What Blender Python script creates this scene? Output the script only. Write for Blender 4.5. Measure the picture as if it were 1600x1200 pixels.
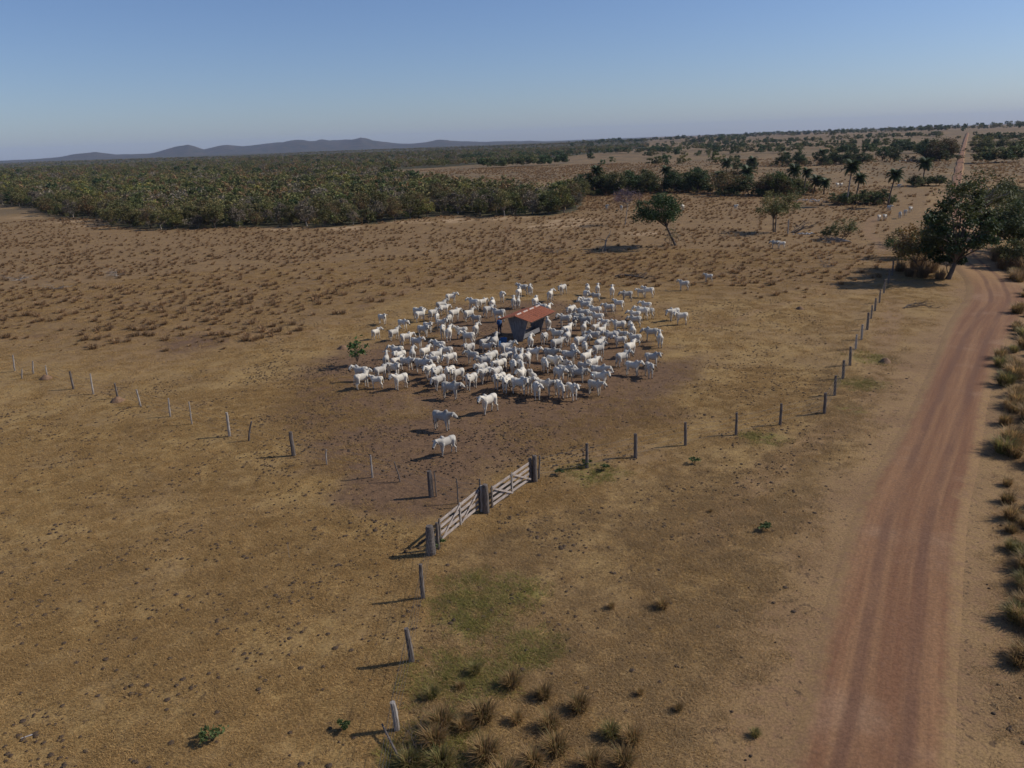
import bpy, math, random
import numpy as np

# ------------------------------------------------------------------ camera
F_PX, CAM_H, PITCH, ROLL = 1208.0, 17.0, 17.4, 2.1
scene = bpy.context.scene
for o in list(bpy.data.objects):
    bpy.data.objects.remove(o)
_p, _r = math.radians(PITCH), math.radians(ROLL)
FW = np.array([0, math.cos(_p), -math.sin(_p)])
_rt = np.array([1.0, 0, 0]); _up = np.cross(_rt, FW)
RT = _rt * math.cos(_r) - _up * math.sin(_r)
UP = _up * math.cos(_r) + _rt * math.sin(_r)
cam_data = bpy.data.cameras.new('camera')
cam = bpy.data.objects.new('camera', cam_data)
scene.collection.objects.link(cam)
from mathutils import Matrix, Vector
M = Matrix(((RT[0], UP[0], -FW[0], 0), (RT[1], UP[1], -FW[1], 0), (RT[2], UP[2], -FW[2], CAM_H), (0, 0, 0, 1)))
cam.matrix_world = M
cam_data.sensor_fit = 'HORIZONTAL'
cam_data.sensor_width = 36.0
cam_data.lens = 36.0 * F_PX / 1600.0
cam_data.clip_start = 0.3
cam_data.clip_end = 60000
scene.camera = cam

# ------------------------------------------------------------------ sky, sun, exposure
SUN_EL, SUN_AZ = math.radians(38), math.radians(7)      # azimuth of the sun seen from the scene, from +X towards +Y
world = bpy.data.worlds.new('World'); scene.world = world; world.use_nodes = True
wn = world.node_tree
bg = wn.nodes['Background']
sky = wn.nodes.new('ShaderNodeTexSky'); sky.sky_type = 'NISHITA'; sky.sun_disc = False
sky.sun_elevation = SUN_EL; sky.sun_rotation = math.radians(90) - SUN_AZ
sky.altitude = 300; sky.air_density = 1.0; sky.dust_density = 0.6; sky.ozone_density = 3.0
tint = wn.nodes.new('ShaderNodeMix'); tint.data_type = 'RGBA'; tint.blend_type = 'MULTIPLY'; tint.inputs[0].default_value = 1.0
tint.inputs[7].default_value = (0.88, 0.96, 1.20, 1)
wn.links.new(sky.outputs[0], tint.inputs[6]); wn.links.new(tint.outputs[2], bg.inputs['Color']); bg.inputs['Strength'].default_value = 0.086
sl = bpy.data.lights.new('sun', 'SUN'); sl.energy = 4.0; sl.angle = math.radians(0.5); sl.color = (1.0, 0.95, 0.87)
sun = bpy.data.objects.new('sun', sl); scene.collection.objects.link(sun)
sdir = Vector((math.cos(SUN_EL) * math.cos(SUN_AZ), math.cos(SUN_EL) * math.sin(SUN_AZ), math.sin(SUN_EL)))
sun.rotation_euler = sdir.to_track_quat('Z', 'Y').to_euler(); sun.location = (40, 10, 60)
scene.render.engine = 'CYCLES'
scene.view_settings.view_transform = 'Standard'; scene.view_settings.look = 'None'
scene.view_settings.exposure = -0.07; scene.view_settings.gamma = 1.0
scene.cycles.max_bounces = 6; scene.cycles.volume_bounces = 0; scene.cycles.transparent_max_bounces = 8

# ------------------------------------------------------------------ layout helpers
def sstep(a, b, x):
    t = np.clip((np.asarray(x, float) - a) / (b - a), 0, 1); return t * t * (3 - 2 * t)
ROAD_LINE = None
def T(x, y):
    """terrain height: flat pasture, gently rolling country beyond 260 m, rising to the right"""
    x = np.asarray(x, float); y = np.asarray(y, float); r = np.hypot(x, y)
    w = sstep(260, 800, r)
    z = w * (2.4 * np.sin(x / 210 + 0.6) * np.sin(y / 330 + 1.1) + 1.4 * np.sin((x + y) / 170))
    z = z + 9 * sstep(350, 2600, r) * sstep(-0.05, 0.45, x / np.maximum(r, 1))
    if ROAD_LINE is not None:                    # small humps and hollows of the pasture, none on the road
        z = z + (1 - sstep(150, 260, r)) * sstep(3.8, 7.5, dist_poly(x, y, ROAD_LINE)) * (0.16 * (vnoise(x / 5, y / 5, 1) - 0.5) + 0.08 * (vnoise(x / 1.3, y / 1.3, 2) - 0.5))
    return z
def gp(u, v, z=0.0):
    """ground point (or point at height z over the ground) seen at photo pixel u, v"""
    d = RT * (u - 800) / F_PX - UP * (v - 600) / F_PX + FW
    t = (z - CAM_H) / d[2] if d[2] < -1e-4 else 20000
    for _ in range(8):
        p = d * t
        tn = (z + float(T(p[0], p[1])) - CAM_H) / d[2]
        t = 0.5 * t + 0.5 * tn
    p = d * t
    return np.array([p[0], p[1], float(T(p[0], p[1]))])
def pj(x, y, z=0.0):
    x = np.asarray(x, float); y = np.asarray(y, float); z = np.asarray(z, float) - CAM_H
    k = x * FW[0] + y * FW[1] + z * FW[2]
    k = np.where(k < 0.1, 0.1, k)
    return 800 + F_PX * (x * RT[0] + y * RT[1] + z * RT[2]) / k, 600 - F_PX * (x * UP[0] + y * UP[1] + z * UP[2]) / k
def ppm(x, y):                                   # photo pixels per metre at a ground point
    return F_PX / (x * FW[0] + y * FW[1] - CAM_H * FW[2])
def poly_in(px, py, poly):
    px = np.asarray(px, float); py = np.asarray(py, float); ins = np.zeros(px.shape, bool)
    n = len(poly)
    for i in range(n):
        x0, y0 = poly[i]; x1, y1 = poly[(i + 1) % n]
        c = ((y0 > py) != (y1 > py)) & (px < (x1 - x0) * (py - y0) / (y1 - y0 + 1e-12) + x0)
        ins ^= c
    return ins
def dist_poly(x, y, pts):
    d = np.full(np.shape(x), 1e9)
    for (ax, ay), (bx, by) in zip(pts[:-1], pts[1:]):
        vx, vy = bx - ax, by - ay
        t = np.clip(((x - ax) * vx + (y - ay) * vy) / (vx * vx + vy * vy + 1e-9), 0, 1)
        d = np.minimum(d, np.hypot(x - ax - t * vx, y - ay - t * vy))
    return d
def vnoise(x, y, seed=0):
    """cheap smooth value noise, numpy"""
    xi = np.floor(x).astype(np.int64); yi = np.floor(y).astype(np.int64)
    fx = x - xi; fy = y - yi; fx = fx * fx * (3 - 2 * fx); fy = fy * fy * (3 - 2 * fy)
    def h(a, b):
        n = (a * 374761393 + b * 668265263 + seed * 974711) & 0x7fffffff
        n = ((n ^ (n >> 13)) * 1274126177) & 0x7fffffff
        return ((n ^ (n >> 16)) & 0xffff) / 65535.0
    return (h(xi, yi) * (1 - fx) + h(xi + 1, yi) * fx) * (1 - fy) + (h(xi, yi + 1) * (1 - fx) + h(xi + 1, yi + 1) * fx) * fy
def catmull(pts, step):
    pts = [np.array(p, float) for p in pts]; out = []
    P = [2 * pts[0] - pts[1]] + pts + [2 * pts[-1] - pts[-2]]
    for i in range(1, len(P) - 2):
        n = max(2, int(np.linalg.norm(P[i + 1] - P[i]) / step))
        for k in range(n):
            t = k / n
            out.append(0.5 * (2 * P[i] + (P[i + 1] - P[i - 1]) * t + (2 * P[i - 1] - 5 * P[i] + 4 * P[i + 1] - P[i + 2]) * t * t
                              + (3 * P[i] - P[i - 1] - 3 * P[i + 1] + P[i + 2]) * t ** 3))
    out.append(pts[-1]); return out

COL = scene.collection
def link(name, me, parent=None, loc=(0, 0, 0), rz=0.0, sc=1.0):
    o = bpy.data.objects.new(name, me); COL.objects.link(o)
    if parent is not None: o.parent = parent
    o.location = [float(a) for a in loc]; o.rotation_euler = (0, 0, rz)
    o.scale = (sc, sc, sc) if np.isscalar(sc) else sc
    return o
def empty(name, loc, rz=0.0):
    return link(name, None, None, loc, rz)
def tag(o, label, cat, group=None, kind=None):
    o['label'] = label
    if cat: o['category'] = cat
    if group: o['group'] = group
    if kind: o['kind'] = kind
    return o
def mesh(name, verts, faces, mats, col=None, smooth=False, matidx=None):
    me = bpy.data.meshes.new(name)
    me.from_pydata([tuple(map(float, v)) for v in verts], [], [tuple(map(int, f)) for f in faces])
    for m in (mats if isinstance(mats, (list, tuple)) else [mats]): me.materials.append(m)
    if col is not None: set_col(me, 'Col', col)
    if smooth: me.polygons.foreach_set('use_smooth', [True] * len(me.polygons))
    if matidx is not None: me.polygons.foreach_set('material_index', [int(i) for i in matidx])
    me.update(); return me
def set_col(me, name, col):
    col = np.asarray(col, np.float32)
    if col.shape[1] == 3: col = np.hstack([col, np.ones((len(col), 1), np.float32)])
    a = me.attributes.new(name, 'FLOAT_COLOR', 'POINT'); a.data.foreach_set('color', col.ravel())

class MB:
    """collects tubes and boxes into one mesh"""
    def __init__(s): s.v, s.f, s.c = [], [], []
    def add(s, v, f, c=(1, 1, 1)):
        b = len(s.v); s.v += [tuple(p) for p in v]; s.f += [tuple(i + b for i in q) for q in f]; s.c += [c] * len(v)
    def tube(s, pts, rad, n=6, c=(1, 1, 1), cap=True):
        pts = [np.array(p, float) for p in pts]; V = []; Fc = []
        for i, p in enumerate(pts):
            d = pts[min(i + 1, len(pts) - 1)] - pts[max(i - 1, 0)]; d /= np.linalg.norm(d) + 1e-9
            a = np.cross(d, [0, 0, 1.0] if abs(d[2]) < 0.9 else [1.0, 0, 0]); a /= np.linalg.norm(a); b = np.cross(d, a)
            for k in range(n):
                t = 2 * math.pi * k / n; V.append(p + rad[i] * (a * math.cos(t) + b * math.sin(t)))
        for i in range(len(pts) - 1):
            for k in range(n):
                Fc.append((i * n + k, i * n + (k + 1) % n, (i + 1) * n + (k + 1) % n, (i + 1) * n + k))
        if cap:
            Fc.append(tuple(range(n))[::-1]); Fc.append(tuple((len(pts) - 1) * n + k for k in range(n)))
        s.add(V, Fc, c); return s
    def beam(s, a, b, w, h, up=(0, 0, 1), c=(1, 1, 1)):
        a = np.array(a, float); b = np.array(b, float); d = b - a; d /= np.linalg.norm(d)
        x = np.cross(d, up); x /= np.linalg.norm(x); z = np.cross(x, d); V = []
        for e in (a, b):
            for i, j in ((-1, -1), (1, -1), (1, 1), (-1, 1)): V.append(e + x * w / 2 * i + z * h / 2 * j)
        s.add(V, [(3, 2, 1, 0), (4, 5, 6, 7), (0, 1, 5, 4), (1, 2, 6, 5), (2, 3, 7, 6), (3, 0, 4, 7)], c); return s
    def mesh(s, name, mat, smooth=False): return mesh(name, s.v, s.f, mat, s.c, smooth)
    def build(s, name, mat, parent=None, smooth=False, **k): return link(name, s.mesh(name, mat, smooth), parent, **k)

# ------------------------------------------------------------------ materials
class NT:
    def __init__(s, name):
        s.m = bpy.data.materials.new(name); s.m.use_nodes = True; s.t = s.m.node_tree; s.N = s.t.nodes
        s.b = s.N['Principled BSDF']; s.b.inputs['Specular IOR Level'].default_value = 0.2
    def n(s, typ, **k):
        x = s.N.new(typ)
        for a, v in k.items(): setattr(x, a, v)
        return x
    def l(s, a, b): s.t.links.new(a, b)
    def noise(s, vec, scale, detail=3, rough=0.55, lo=None, hi=None):
        x = s.n('ShaderNodeTexNoise'); x.inputs['Scale'].default_value = scale; x.inputs['Detail'].default_value = detail
        x.inputs['Roughness'].default_value = rough
        if vec is not None: s.l(vec, x.inputs['Vector'])
        o = x.outputs['Fac']
        return o if lo is None else s.ramp(o, lo, hi)
    def ramp(s, fac, lo, hi, a=0.0, b=1.0):
        x = s.n('ShaderNodeMapRange'); x.inputs['From Min'].default_value = lo; x.inputs['From Max'].default_value = hi
        x.inputs['To Min'].default_value = a; x.inputs['To Max'].default_value = b; x.interpolation_type = 'SMOOTHSTEP'
        s.l(fac, x.inputs['Value']); return x.outputs['Result']
    def mix(s, fac, a, b, blend='MIX'):
        x = s.n('ShaderNodeMix', data_type='RGBA', blend_type=blend)
        for v, i in ((fac, 0), (a, 6), (b, 7)):
            if isinstance(v, (int, float)): x.inputs[i].default_value = v
            elif isinstance(v, tuple): x.inputs[i].default_value = (*v, 1)
            else: s.l(v, x.inputs[i])
        return x.outputs[2]
    def math(s, op, a, b=None):
        x = s.n('ShaderNodeMath', operation=op)
        for v, i in ((a, 0), (b, 1)):
            if v is None: continue
            if isinstance(v, (int, float)): x.inputs[i].default_value = v
            else: s.l(v, x.inputs[i])
        return x.outputs[0]
    def pos(s): return s.n('ShaderNodeNewGeometry').outputs['Position']
    def obj(s): return s.n('ShaderNodeTexCoord').outputs['Object']
    def attr(s, name): return s.n('ShaderNodeAttribute', attribute_name=name)
    def scale(s, vec, sc):
        x = s.n('ShaderNodeVectorMath', operation='MULTIPLY'); s.l(vec, x.inputs[0]); x.inputs[1].default_value = sc; return x.outputs[0]
    def bump(s, h, strength, dist):
        x = s.n('ShaderNodeBump'); x.inputs['Strength'].default_value = strength; x.inputs['Distance'].default_value = dist
        s.l(h, x.inputs['Height']); s.l(x.outputs[0], s.b.inputs['Normal'])
    def done(s, col, rough=0.9):
        if isinstance(col, tuple): s.b.inputs['Base Color'].default_value = (*col, 1)
        else: s.l(col, s.b.inputs['Base Color'])
        s.b.inputs['Roughness'].default_value = rough; return s.m

def mat_ground():
    t = NT('pasture_ground'); P = t.pos(); m1 = t.attr('m1'); m2 = t.attr('m2')
    s1 = t.n('ShaderNodeSeparateColor'); t.l(m1.outputs['Color'], s1.inputs[0])
    s2 = t.n('ShaderNodeSeparateColor'); t.l(m2.outputs['Color'], s2.inputs[0])
    mid = t.noise(P, 0.22, 5, 0.6); fine = t.noise(P, 2.2, 4, 0.65); vf = t.noise(P, 11, 3, 0.7); big = t.noise(P, 0.035, 4, 0.55)
    c = t.mix(t.ramp(mid, 0.35, 0.68), (0.318, 0.203, 0.077), (0.25, 0.157, 0.065))
    c = t.mix(t.math('MULTIPLY', t.ramp(big, 0.45, 0.72), 0.6), c, (0.235, 0.14, 0.072))
    c = t.mix(t.math('MULTIPLY', t.ramp(fine, 0.53, 0.72), 0.55), c, (0.17, 0.105, 0.06))
    # brown rough field
    c = t.mix(t.math('MULTIPLY', s2.outputs[1], t.ramp(mid, 0.25, 0.6, 0.55, 1.0)), c, t.mix(fine, (0.25, 0.153, 0.064), (0.19, 0.117, 0.053)))
    tf = t.noise(t.scale(P, (1.0, 0.7, 1.0)), 0.85, 5, 0.72)
    c = t.mix(t.math('MULTIPLY', s2.outputs[1], t.math('MULTIPLY', t.ramp(tf, 0.50, 0.66), 0.6)), c, (0.12, 0.068, 0.036))
    c = t.mix(t.math('MULTIPLY', s2.outputs[1], t.math('MULTIPLY', t.ramp(tf, 0.46, 0.32), 0.5)), c, (0.30, 0.175, 0.075))
    # bare soil of the verge and sandy patches
    c = t.mix(t.math('MULTIPLY', s1.outputs[2], t.ramp(fine, 0.3, 0.62, 1.0, 0.45)), c, t.mix(t.ramp(mid, 0.4, 0.65), (0.265, 0.158, 0.08), (0.22, 0.125, 0.066)))
    # trampled, dunged soil round the trough
    tr = t.ramp(t.math('ADD', s1.outputs[0], t.math('MULTIPLY', t.math('SUBTRACT', mid, 0.5), 1.3)), 0.25, 0.95)
    c = t.mix(t.math('MULTIPLY', tr, 0.95), c, t.mix(t.ramp(fine, 0.4, 0.7), (0.165, 0.096, 0.052), (0.11, 0.063, 0.036)))
    # green regrowth
    gr = t.math('MULTIPLY', s1.outputs[1], t.ramp(fine, 0.40, 0.58)); c = t.mix(t.math('MULTIPLY', gr, 0.85), c, (0.18, 0.155, 0.04))
    # far fields, forest floor / unresolved woodland
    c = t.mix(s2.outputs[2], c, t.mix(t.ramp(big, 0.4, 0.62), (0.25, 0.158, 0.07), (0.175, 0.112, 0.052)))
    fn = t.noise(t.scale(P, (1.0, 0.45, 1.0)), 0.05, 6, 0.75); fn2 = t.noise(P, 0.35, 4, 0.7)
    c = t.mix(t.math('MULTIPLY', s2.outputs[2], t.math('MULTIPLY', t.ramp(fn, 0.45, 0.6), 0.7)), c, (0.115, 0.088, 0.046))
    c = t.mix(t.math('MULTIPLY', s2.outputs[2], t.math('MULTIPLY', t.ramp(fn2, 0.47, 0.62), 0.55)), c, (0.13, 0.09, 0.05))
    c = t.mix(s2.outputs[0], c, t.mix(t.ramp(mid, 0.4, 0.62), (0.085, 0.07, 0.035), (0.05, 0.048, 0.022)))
    s4 = t.noise(t.scale(P, (1.0, 0.8, 1.0)), 4.2, 3, 0.6); dens = t.noise(P, 0.5, 3, 0.6)
    spot = t.math('MULTIPLY', t.ramp(t.math('ADD', s4, t.math('MULTIPLY', t.math('SUBTRACT', dens, 0.5), 0.35)), 0.585, 0.67), t.math('SUBTRACT', 1.0, s2.outputs[2]))
    c = t.mix(t.math('MULTIPLY', spot, 0.75), c, (0.085, 0.052, 0.03))
    c = t.mix(t.math('MULTIPLY', m1.outputs['Alpha'], t.ramp(mid, 0.4, 0.6)), c, (0.40, 0.27, 0.15))
    sp = t.ramp(vf, 0.3, 0.7, 0.72, 1.22)
    spc = t.n('ShaderNodeCombineColor'); [t.l(sp, spc.inputs[i]) for i in range(3)]
    c = t.mix(1.0, c, spc.outputs[0], 'MULTIPLY')
    h = t.math('ADD', t.math('MULTIPLY', fine, 0.7), t.math('MULTIPLY', vf, 0.3)); t.bump(h, 0.55, 0.12)
    return t.done(c, 0.95)
def mat_road():
    t = NT('dirt_road_soil'); a = t.attr('Col'); s = t.n('ShaderNodeSeparateColor'); t.l(a.outputs['Color'], s.inputs[0])
    uv = t.n('ShaderNodeUVMap'); U = uv.outputs[0]
    st = t.noise(t.scale(U, (1.15, 0.035, 1)), 1.0, 5, 0.62); st2 = t.noise(t.scale(U, (6.0, 0.12, 1)), 1.0, 3, 0.6)
    P = t.pos(); mid = t.noise(P, 0.16, 4, 0.6); fine = t.noise(P, 3.5, 4, 0.65)
    c = t.mix(t.ramp(st, 0.36, 0.64), (0.19, 0.09, 0.046), (0.275, 0.145, 0.07))
    c = t.mix(t.math('MULTIPLY', t.ramp(st2, 0.5, 0.72), 0.3), c, (0.16, 0.083, 0.046))
    c = t.mix(t.math('MULTIPLY', t.ramp(mid, 0.52, 0.7), 0.55), c, (0.32, 0.195, 0.115))
    c = t.mix(t.math('MULTIPLY', s.outputs[1], 0.8), c, (0.36, 0.215, 0.095))
    c = t.mix(t.math('MULTIPLY', t.ramp(fine, 0.5, 0.75), 0.35), c, (0.17, 0.10, 0.07))
    sx = t.n('ShaderNodeSeparateXYZ'); t.l(U, sx.inputs[0]); rx = t.math('ABSOLUTE', t.math('SUBTRACT', t.math('ABSOLUTE', t.math('ADD', sx.outputs[0], t.math('MULTIPLY', t.math('SUBTRACT', t.noise(t.scale(U, (0.02, 0.06, 1)), 1.0, 2, .5), 0.5), 1.2))), 0.78))
    c = t.mix(t.math('MULTIPLY', t.ramp(rx, 0.34, 0.08), t.ramp(mid, .35, .6, .35, .8)), c, (0.155, 0.078, 0.046))
    ed = t.ramp(t.math('ADD', s.outputs[0], t.math('MULTIPLY', t.math('SUBTRACT', t.noise(P, 0.7, 6, 0.72), 0.5), 1.2)), 0.25, 0.8)
    gm = t.noise(P, 0.22, 5, 0.6); gf = t.noise(P, 2.2, 4, 0.65)
    vg = t.mix(t.math('MULTIPLY', t.ramp(gf, 0.3, 0.62, 1.0, 0.45), 1.0), (0.30, 0.185, 0.075), t.mix(t.ramp(gm, 0.4, 0.65), (0.265, 0.158, 0.08), (0.22, 0.125, 0.066)))
    c = t.mix(ed, vg, c)
    sp = t.ramp(t.noise(P, 11, 3, 0.7), 0.3, 0.7, 0.78, 1.16); spc = t.n('ShaderNodeCombineColor'); [t.l(sp, spc.inputs[i]) for i in range(3)]
    c = t.mix(1.0, c, spc.outputs[0], 'MULTIPLY')
    t.bump(t.math('ADD', fine, t.math('MULTIPLY', st2, 0.5)), 0.4, 0.06); t.done(c, 0.95)
    
    return t.m
def mat_leaf(name='leaves', trans=0.25, var=0.5):
    t = NT(name); a = t.attr('Col'); oi = t.n('ShaderNodeObjectInfo')
    k = t.ramp(oi.outputs['Random'], 0, 1, 1 - var / 2, 1 + var / 2); kc = t.n('ShaderNodeCombineColor'); [t.l(k, kc.inputs[i]) for i in range(3)]
    c = t.mix(1.0, a.outputs['Color'], kc.outputs[0], 'MULTIPLY'); t.done(c, 0.6)
    tr = t.n('ShaderNodeBsdfTranslucent'); t.l(c, tr.inputs[0]); mx = t.n('ShaderNodeMixShader'); mx.inputs[0].default_value = trans
    t.l(t.b.outputs[0], mx.inputs[1]); t.l(tr.outputs[0], mx.inputs[2]); t.l(mx.outputs[0], t.N['Material Output'].inputs[0]); return t.m
def mat_wood(name, a, b, sc=(9, 9, 1.2)):
    t = NT(name); O = t.obj(); n = t.noise(t.scale(O, sc), 2.0, 4, 0.65); n2 = t.noise(O, 2.5, 3, 0.6)
    c = t.mix(t.ramp(n, 0.35, 0.66), a, b); c = t.mix(t.math('MULTIPLY', t.ramp(n2, 0.5, 0.7), 0.5), c, tuple(x * 0.5 for x in b))
    t.bump(n, 0.5, 0.03); return t.done(c, 0.85)
def mat_plain(name, a, b=None, scale=6, rough=0.8):
    t = NT(name); b = b or tuple(x * 0.7 for x in a); n = t.noise(t.obj(), scale, 4, 0.6)
    t.bump(n, 0.2, 0.02); return t.done(t.mix(t.ramp(n, 0.35, 0.68), a, b), rough)
def mat_col(name, rough=0.75, amp=0.25, scale=9):
    t = NT(name); n = t.noise(t.obj(), scale, 3, 0.6); k = t.ramp(n, 0.3, 0.7, 1 - amp, 1.0)
    kc = t.n('ShaderNodeCombineColor'); [t.l(k, kc.inputs[i]) for i in range(3)]
    return t.done(t.mix(1.0, t.attr('Col').outputs['Color'], kc.outputs[0], 'MULTIPLY'), rough)
def mat_hide():
    t = NT('cattle_hide'); oi = t.n('ShaderNodeObjectInfo'); r = oi.outputs['Random']; n = t.noise(t.obj(), 3.0, 4, 0.6)
    c = t.attr('Col').outputs['Color']
    c = t.mix(1.0, c, t.mix(t.ramp(r, 0.0, 1.0), (0.74, 0.725, 0.70), (1.04, 1.0, 0.92)), 'MULTIPLY')
    c = t.mix(t.math('MULTIPLY', t.ramp(n, 0.45, 0.75), t.ramp(t.math('FRACT', t.math('MULTIPLY', r, 7.3)), 0.2, 1.0, 0.0, 0.45)), c, (0.30, 0.25, 0.20))
    return t.done(c, 0.7)
GROUND, ROAD = mat_ground(), mat_road()
LEAF = mat_leaf(); GRASS = mat_leaf('dry_grass_blades', 0.4, 0.4); DUNG = mat_col('dung', 0.95, 0.4)
BARK = mat_wood('bark', (0.16, 0.12, 0.09), (0.075, 0.058, 0.045)); PALEBARK = mat_wood('pale_bark', (0.36, 0.31, 0.26), (0.19, 0.155, 0.125))
POSTW = mat_wood('weathered_post_wood', (0.20, 0.165, 0.14), (0.085, 0.068, 0.058)); PALEPOST = mat_wood('bleached_post_wood', (0.42, 0.37, 0.32), (0.22, 0.185, 0.155))
GATEW = mat_wood('bleached_gate_board', (0.47, 0.40, 0.345), (0.29, 0.235, 0.20), (1.2, 9, 9))
WIRE = mat_plain('fence_wire', (0.17, 0.155, 0.14)); HIDE = mat_hide()
TILE = mat_wood('clay_tile', (0.36, 0.125, 0.065), (0.24, 0.085, 0.05), (3, 3, 3)); MORTAR = mat_plain('ridge_mortar', (0.55, 0.47, 0.40), (0.36, 0.26, 0.21))
PLANK = mat_wood('grey_plank', (0.23, 0.22, 0.22), (0.13, 0.125, 0.125), (8, 8, 1.0)); TIMBER = mat_wood('dark_timber', (0.12, 0.09, 0.07), (0.06, 0.045, 0.035))
BLUE = mat_plain('blue_plastic', (0.06, 0.17, 0.36), (0.045, 0.13, 0.28), 4, 0.45); CLOTH = mat_col('clothing_and_skin', 0.85, 0.2)
WHITE = mat_plain('white_cloth', (0.62, 0.60, 0.56), (0.5, 0.48, 0.45)); STONE = mat_plain('pale_stone', (0.45, 0.42, 0.40), (0.25, 0.23, 0.21)); MOUND = mat_plain('termite_clay', (0.24, 0.14, 0.08), (0.15, 0.09, 0.052))

# ------------------------------------------------------------------ setting: ground
HOR = lambda u: 250.5 - 0.0367 * np.asarray(u, float)
road_px = [(1330, 1330), (1359, 1200), (1386, 1000), (1424, 800), (1462, 700), (1496, 600), (1530, 520), (1560, 470), (1552, 440), (1524, 415), (1512, 400), (1503, 372), (1496, 340), (1494, 305), (1495, 287), (1499, 262), (1504, 237), (1509, 218), (1512, 209)]
road_g = [gp(*p)[:2] for p in road_px]
_d = (road_g[1] - road_g[2]) / np.linalg.norm(road_g[1] - road_g[2])
road_g = [road_g[1] + _d * 260 + np.array([30., 0]), road_g[1] + _d * 90 + np.array([5., 0]), road_g[1] + _d * 25] + road_g[1:]
road_c = catmull(road_g, 1.2)
ROAD_LINE = [tuple(p) for p in road_g]
track_g = [gp(*p)[:2] for p in [(1395, 470), (1380, 560), (1376, 590), (1353, 628), (1310, 664), (1200, 740), (1100, 840)]]
path_g = [gp(*p)[:2] for p in [(1395, 420), (1372, 378), (1355, 362), (1362, 345), (1375, 335)]]
def discs(x, y, lst):
    m = np.zeros(np.shape(x))
    for u, v, r in lst:
        p = gp(u, v); m = np.maximum(m, 1 - sstep(0.35, 1.15, np.hypot(x - p[0], (y - p[1])) / r))
    return m
bound_px = [(-700, 330), (0, 320), (60, 326), (72, 338), (160, 343), (172, 354), (250, 359), (350, 356), (450, 354), (520, 355), (580, 350), (640, 343), (700, 336), (750, 338), (850, 338), (900, 331), (912, 318), (905, 300)]
bu = np.array([p[0] for p in bound_px], float); bv = np.array([p[1] for p in bound_px], float)
back_u = np.array([-700, 470, 560, 650, 760, 905.]); back_v = np.array([-50., -50, 262, 288, 302, 310])   # rear edge of the near wood
upper_far = [(470, 262), (560, 268), (680, 262), (760, 254), (885, 242), (1010, 232), (1010, 214), (470, 225)]
field_clear = [(470, 266), (470, 292), (660, 292), (905, 312), (905, 262), (890, 243), (760, 258), (650, 268)]
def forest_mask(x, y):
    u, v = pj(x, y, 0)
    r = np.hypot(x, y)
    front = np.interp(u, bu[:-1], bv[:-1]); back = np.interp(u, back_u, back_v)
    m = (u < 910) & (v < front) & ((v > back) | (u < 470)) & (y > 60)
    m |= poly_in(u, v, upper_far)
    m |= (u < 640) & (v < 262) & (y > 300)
    return m & (y > 0)
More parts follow.
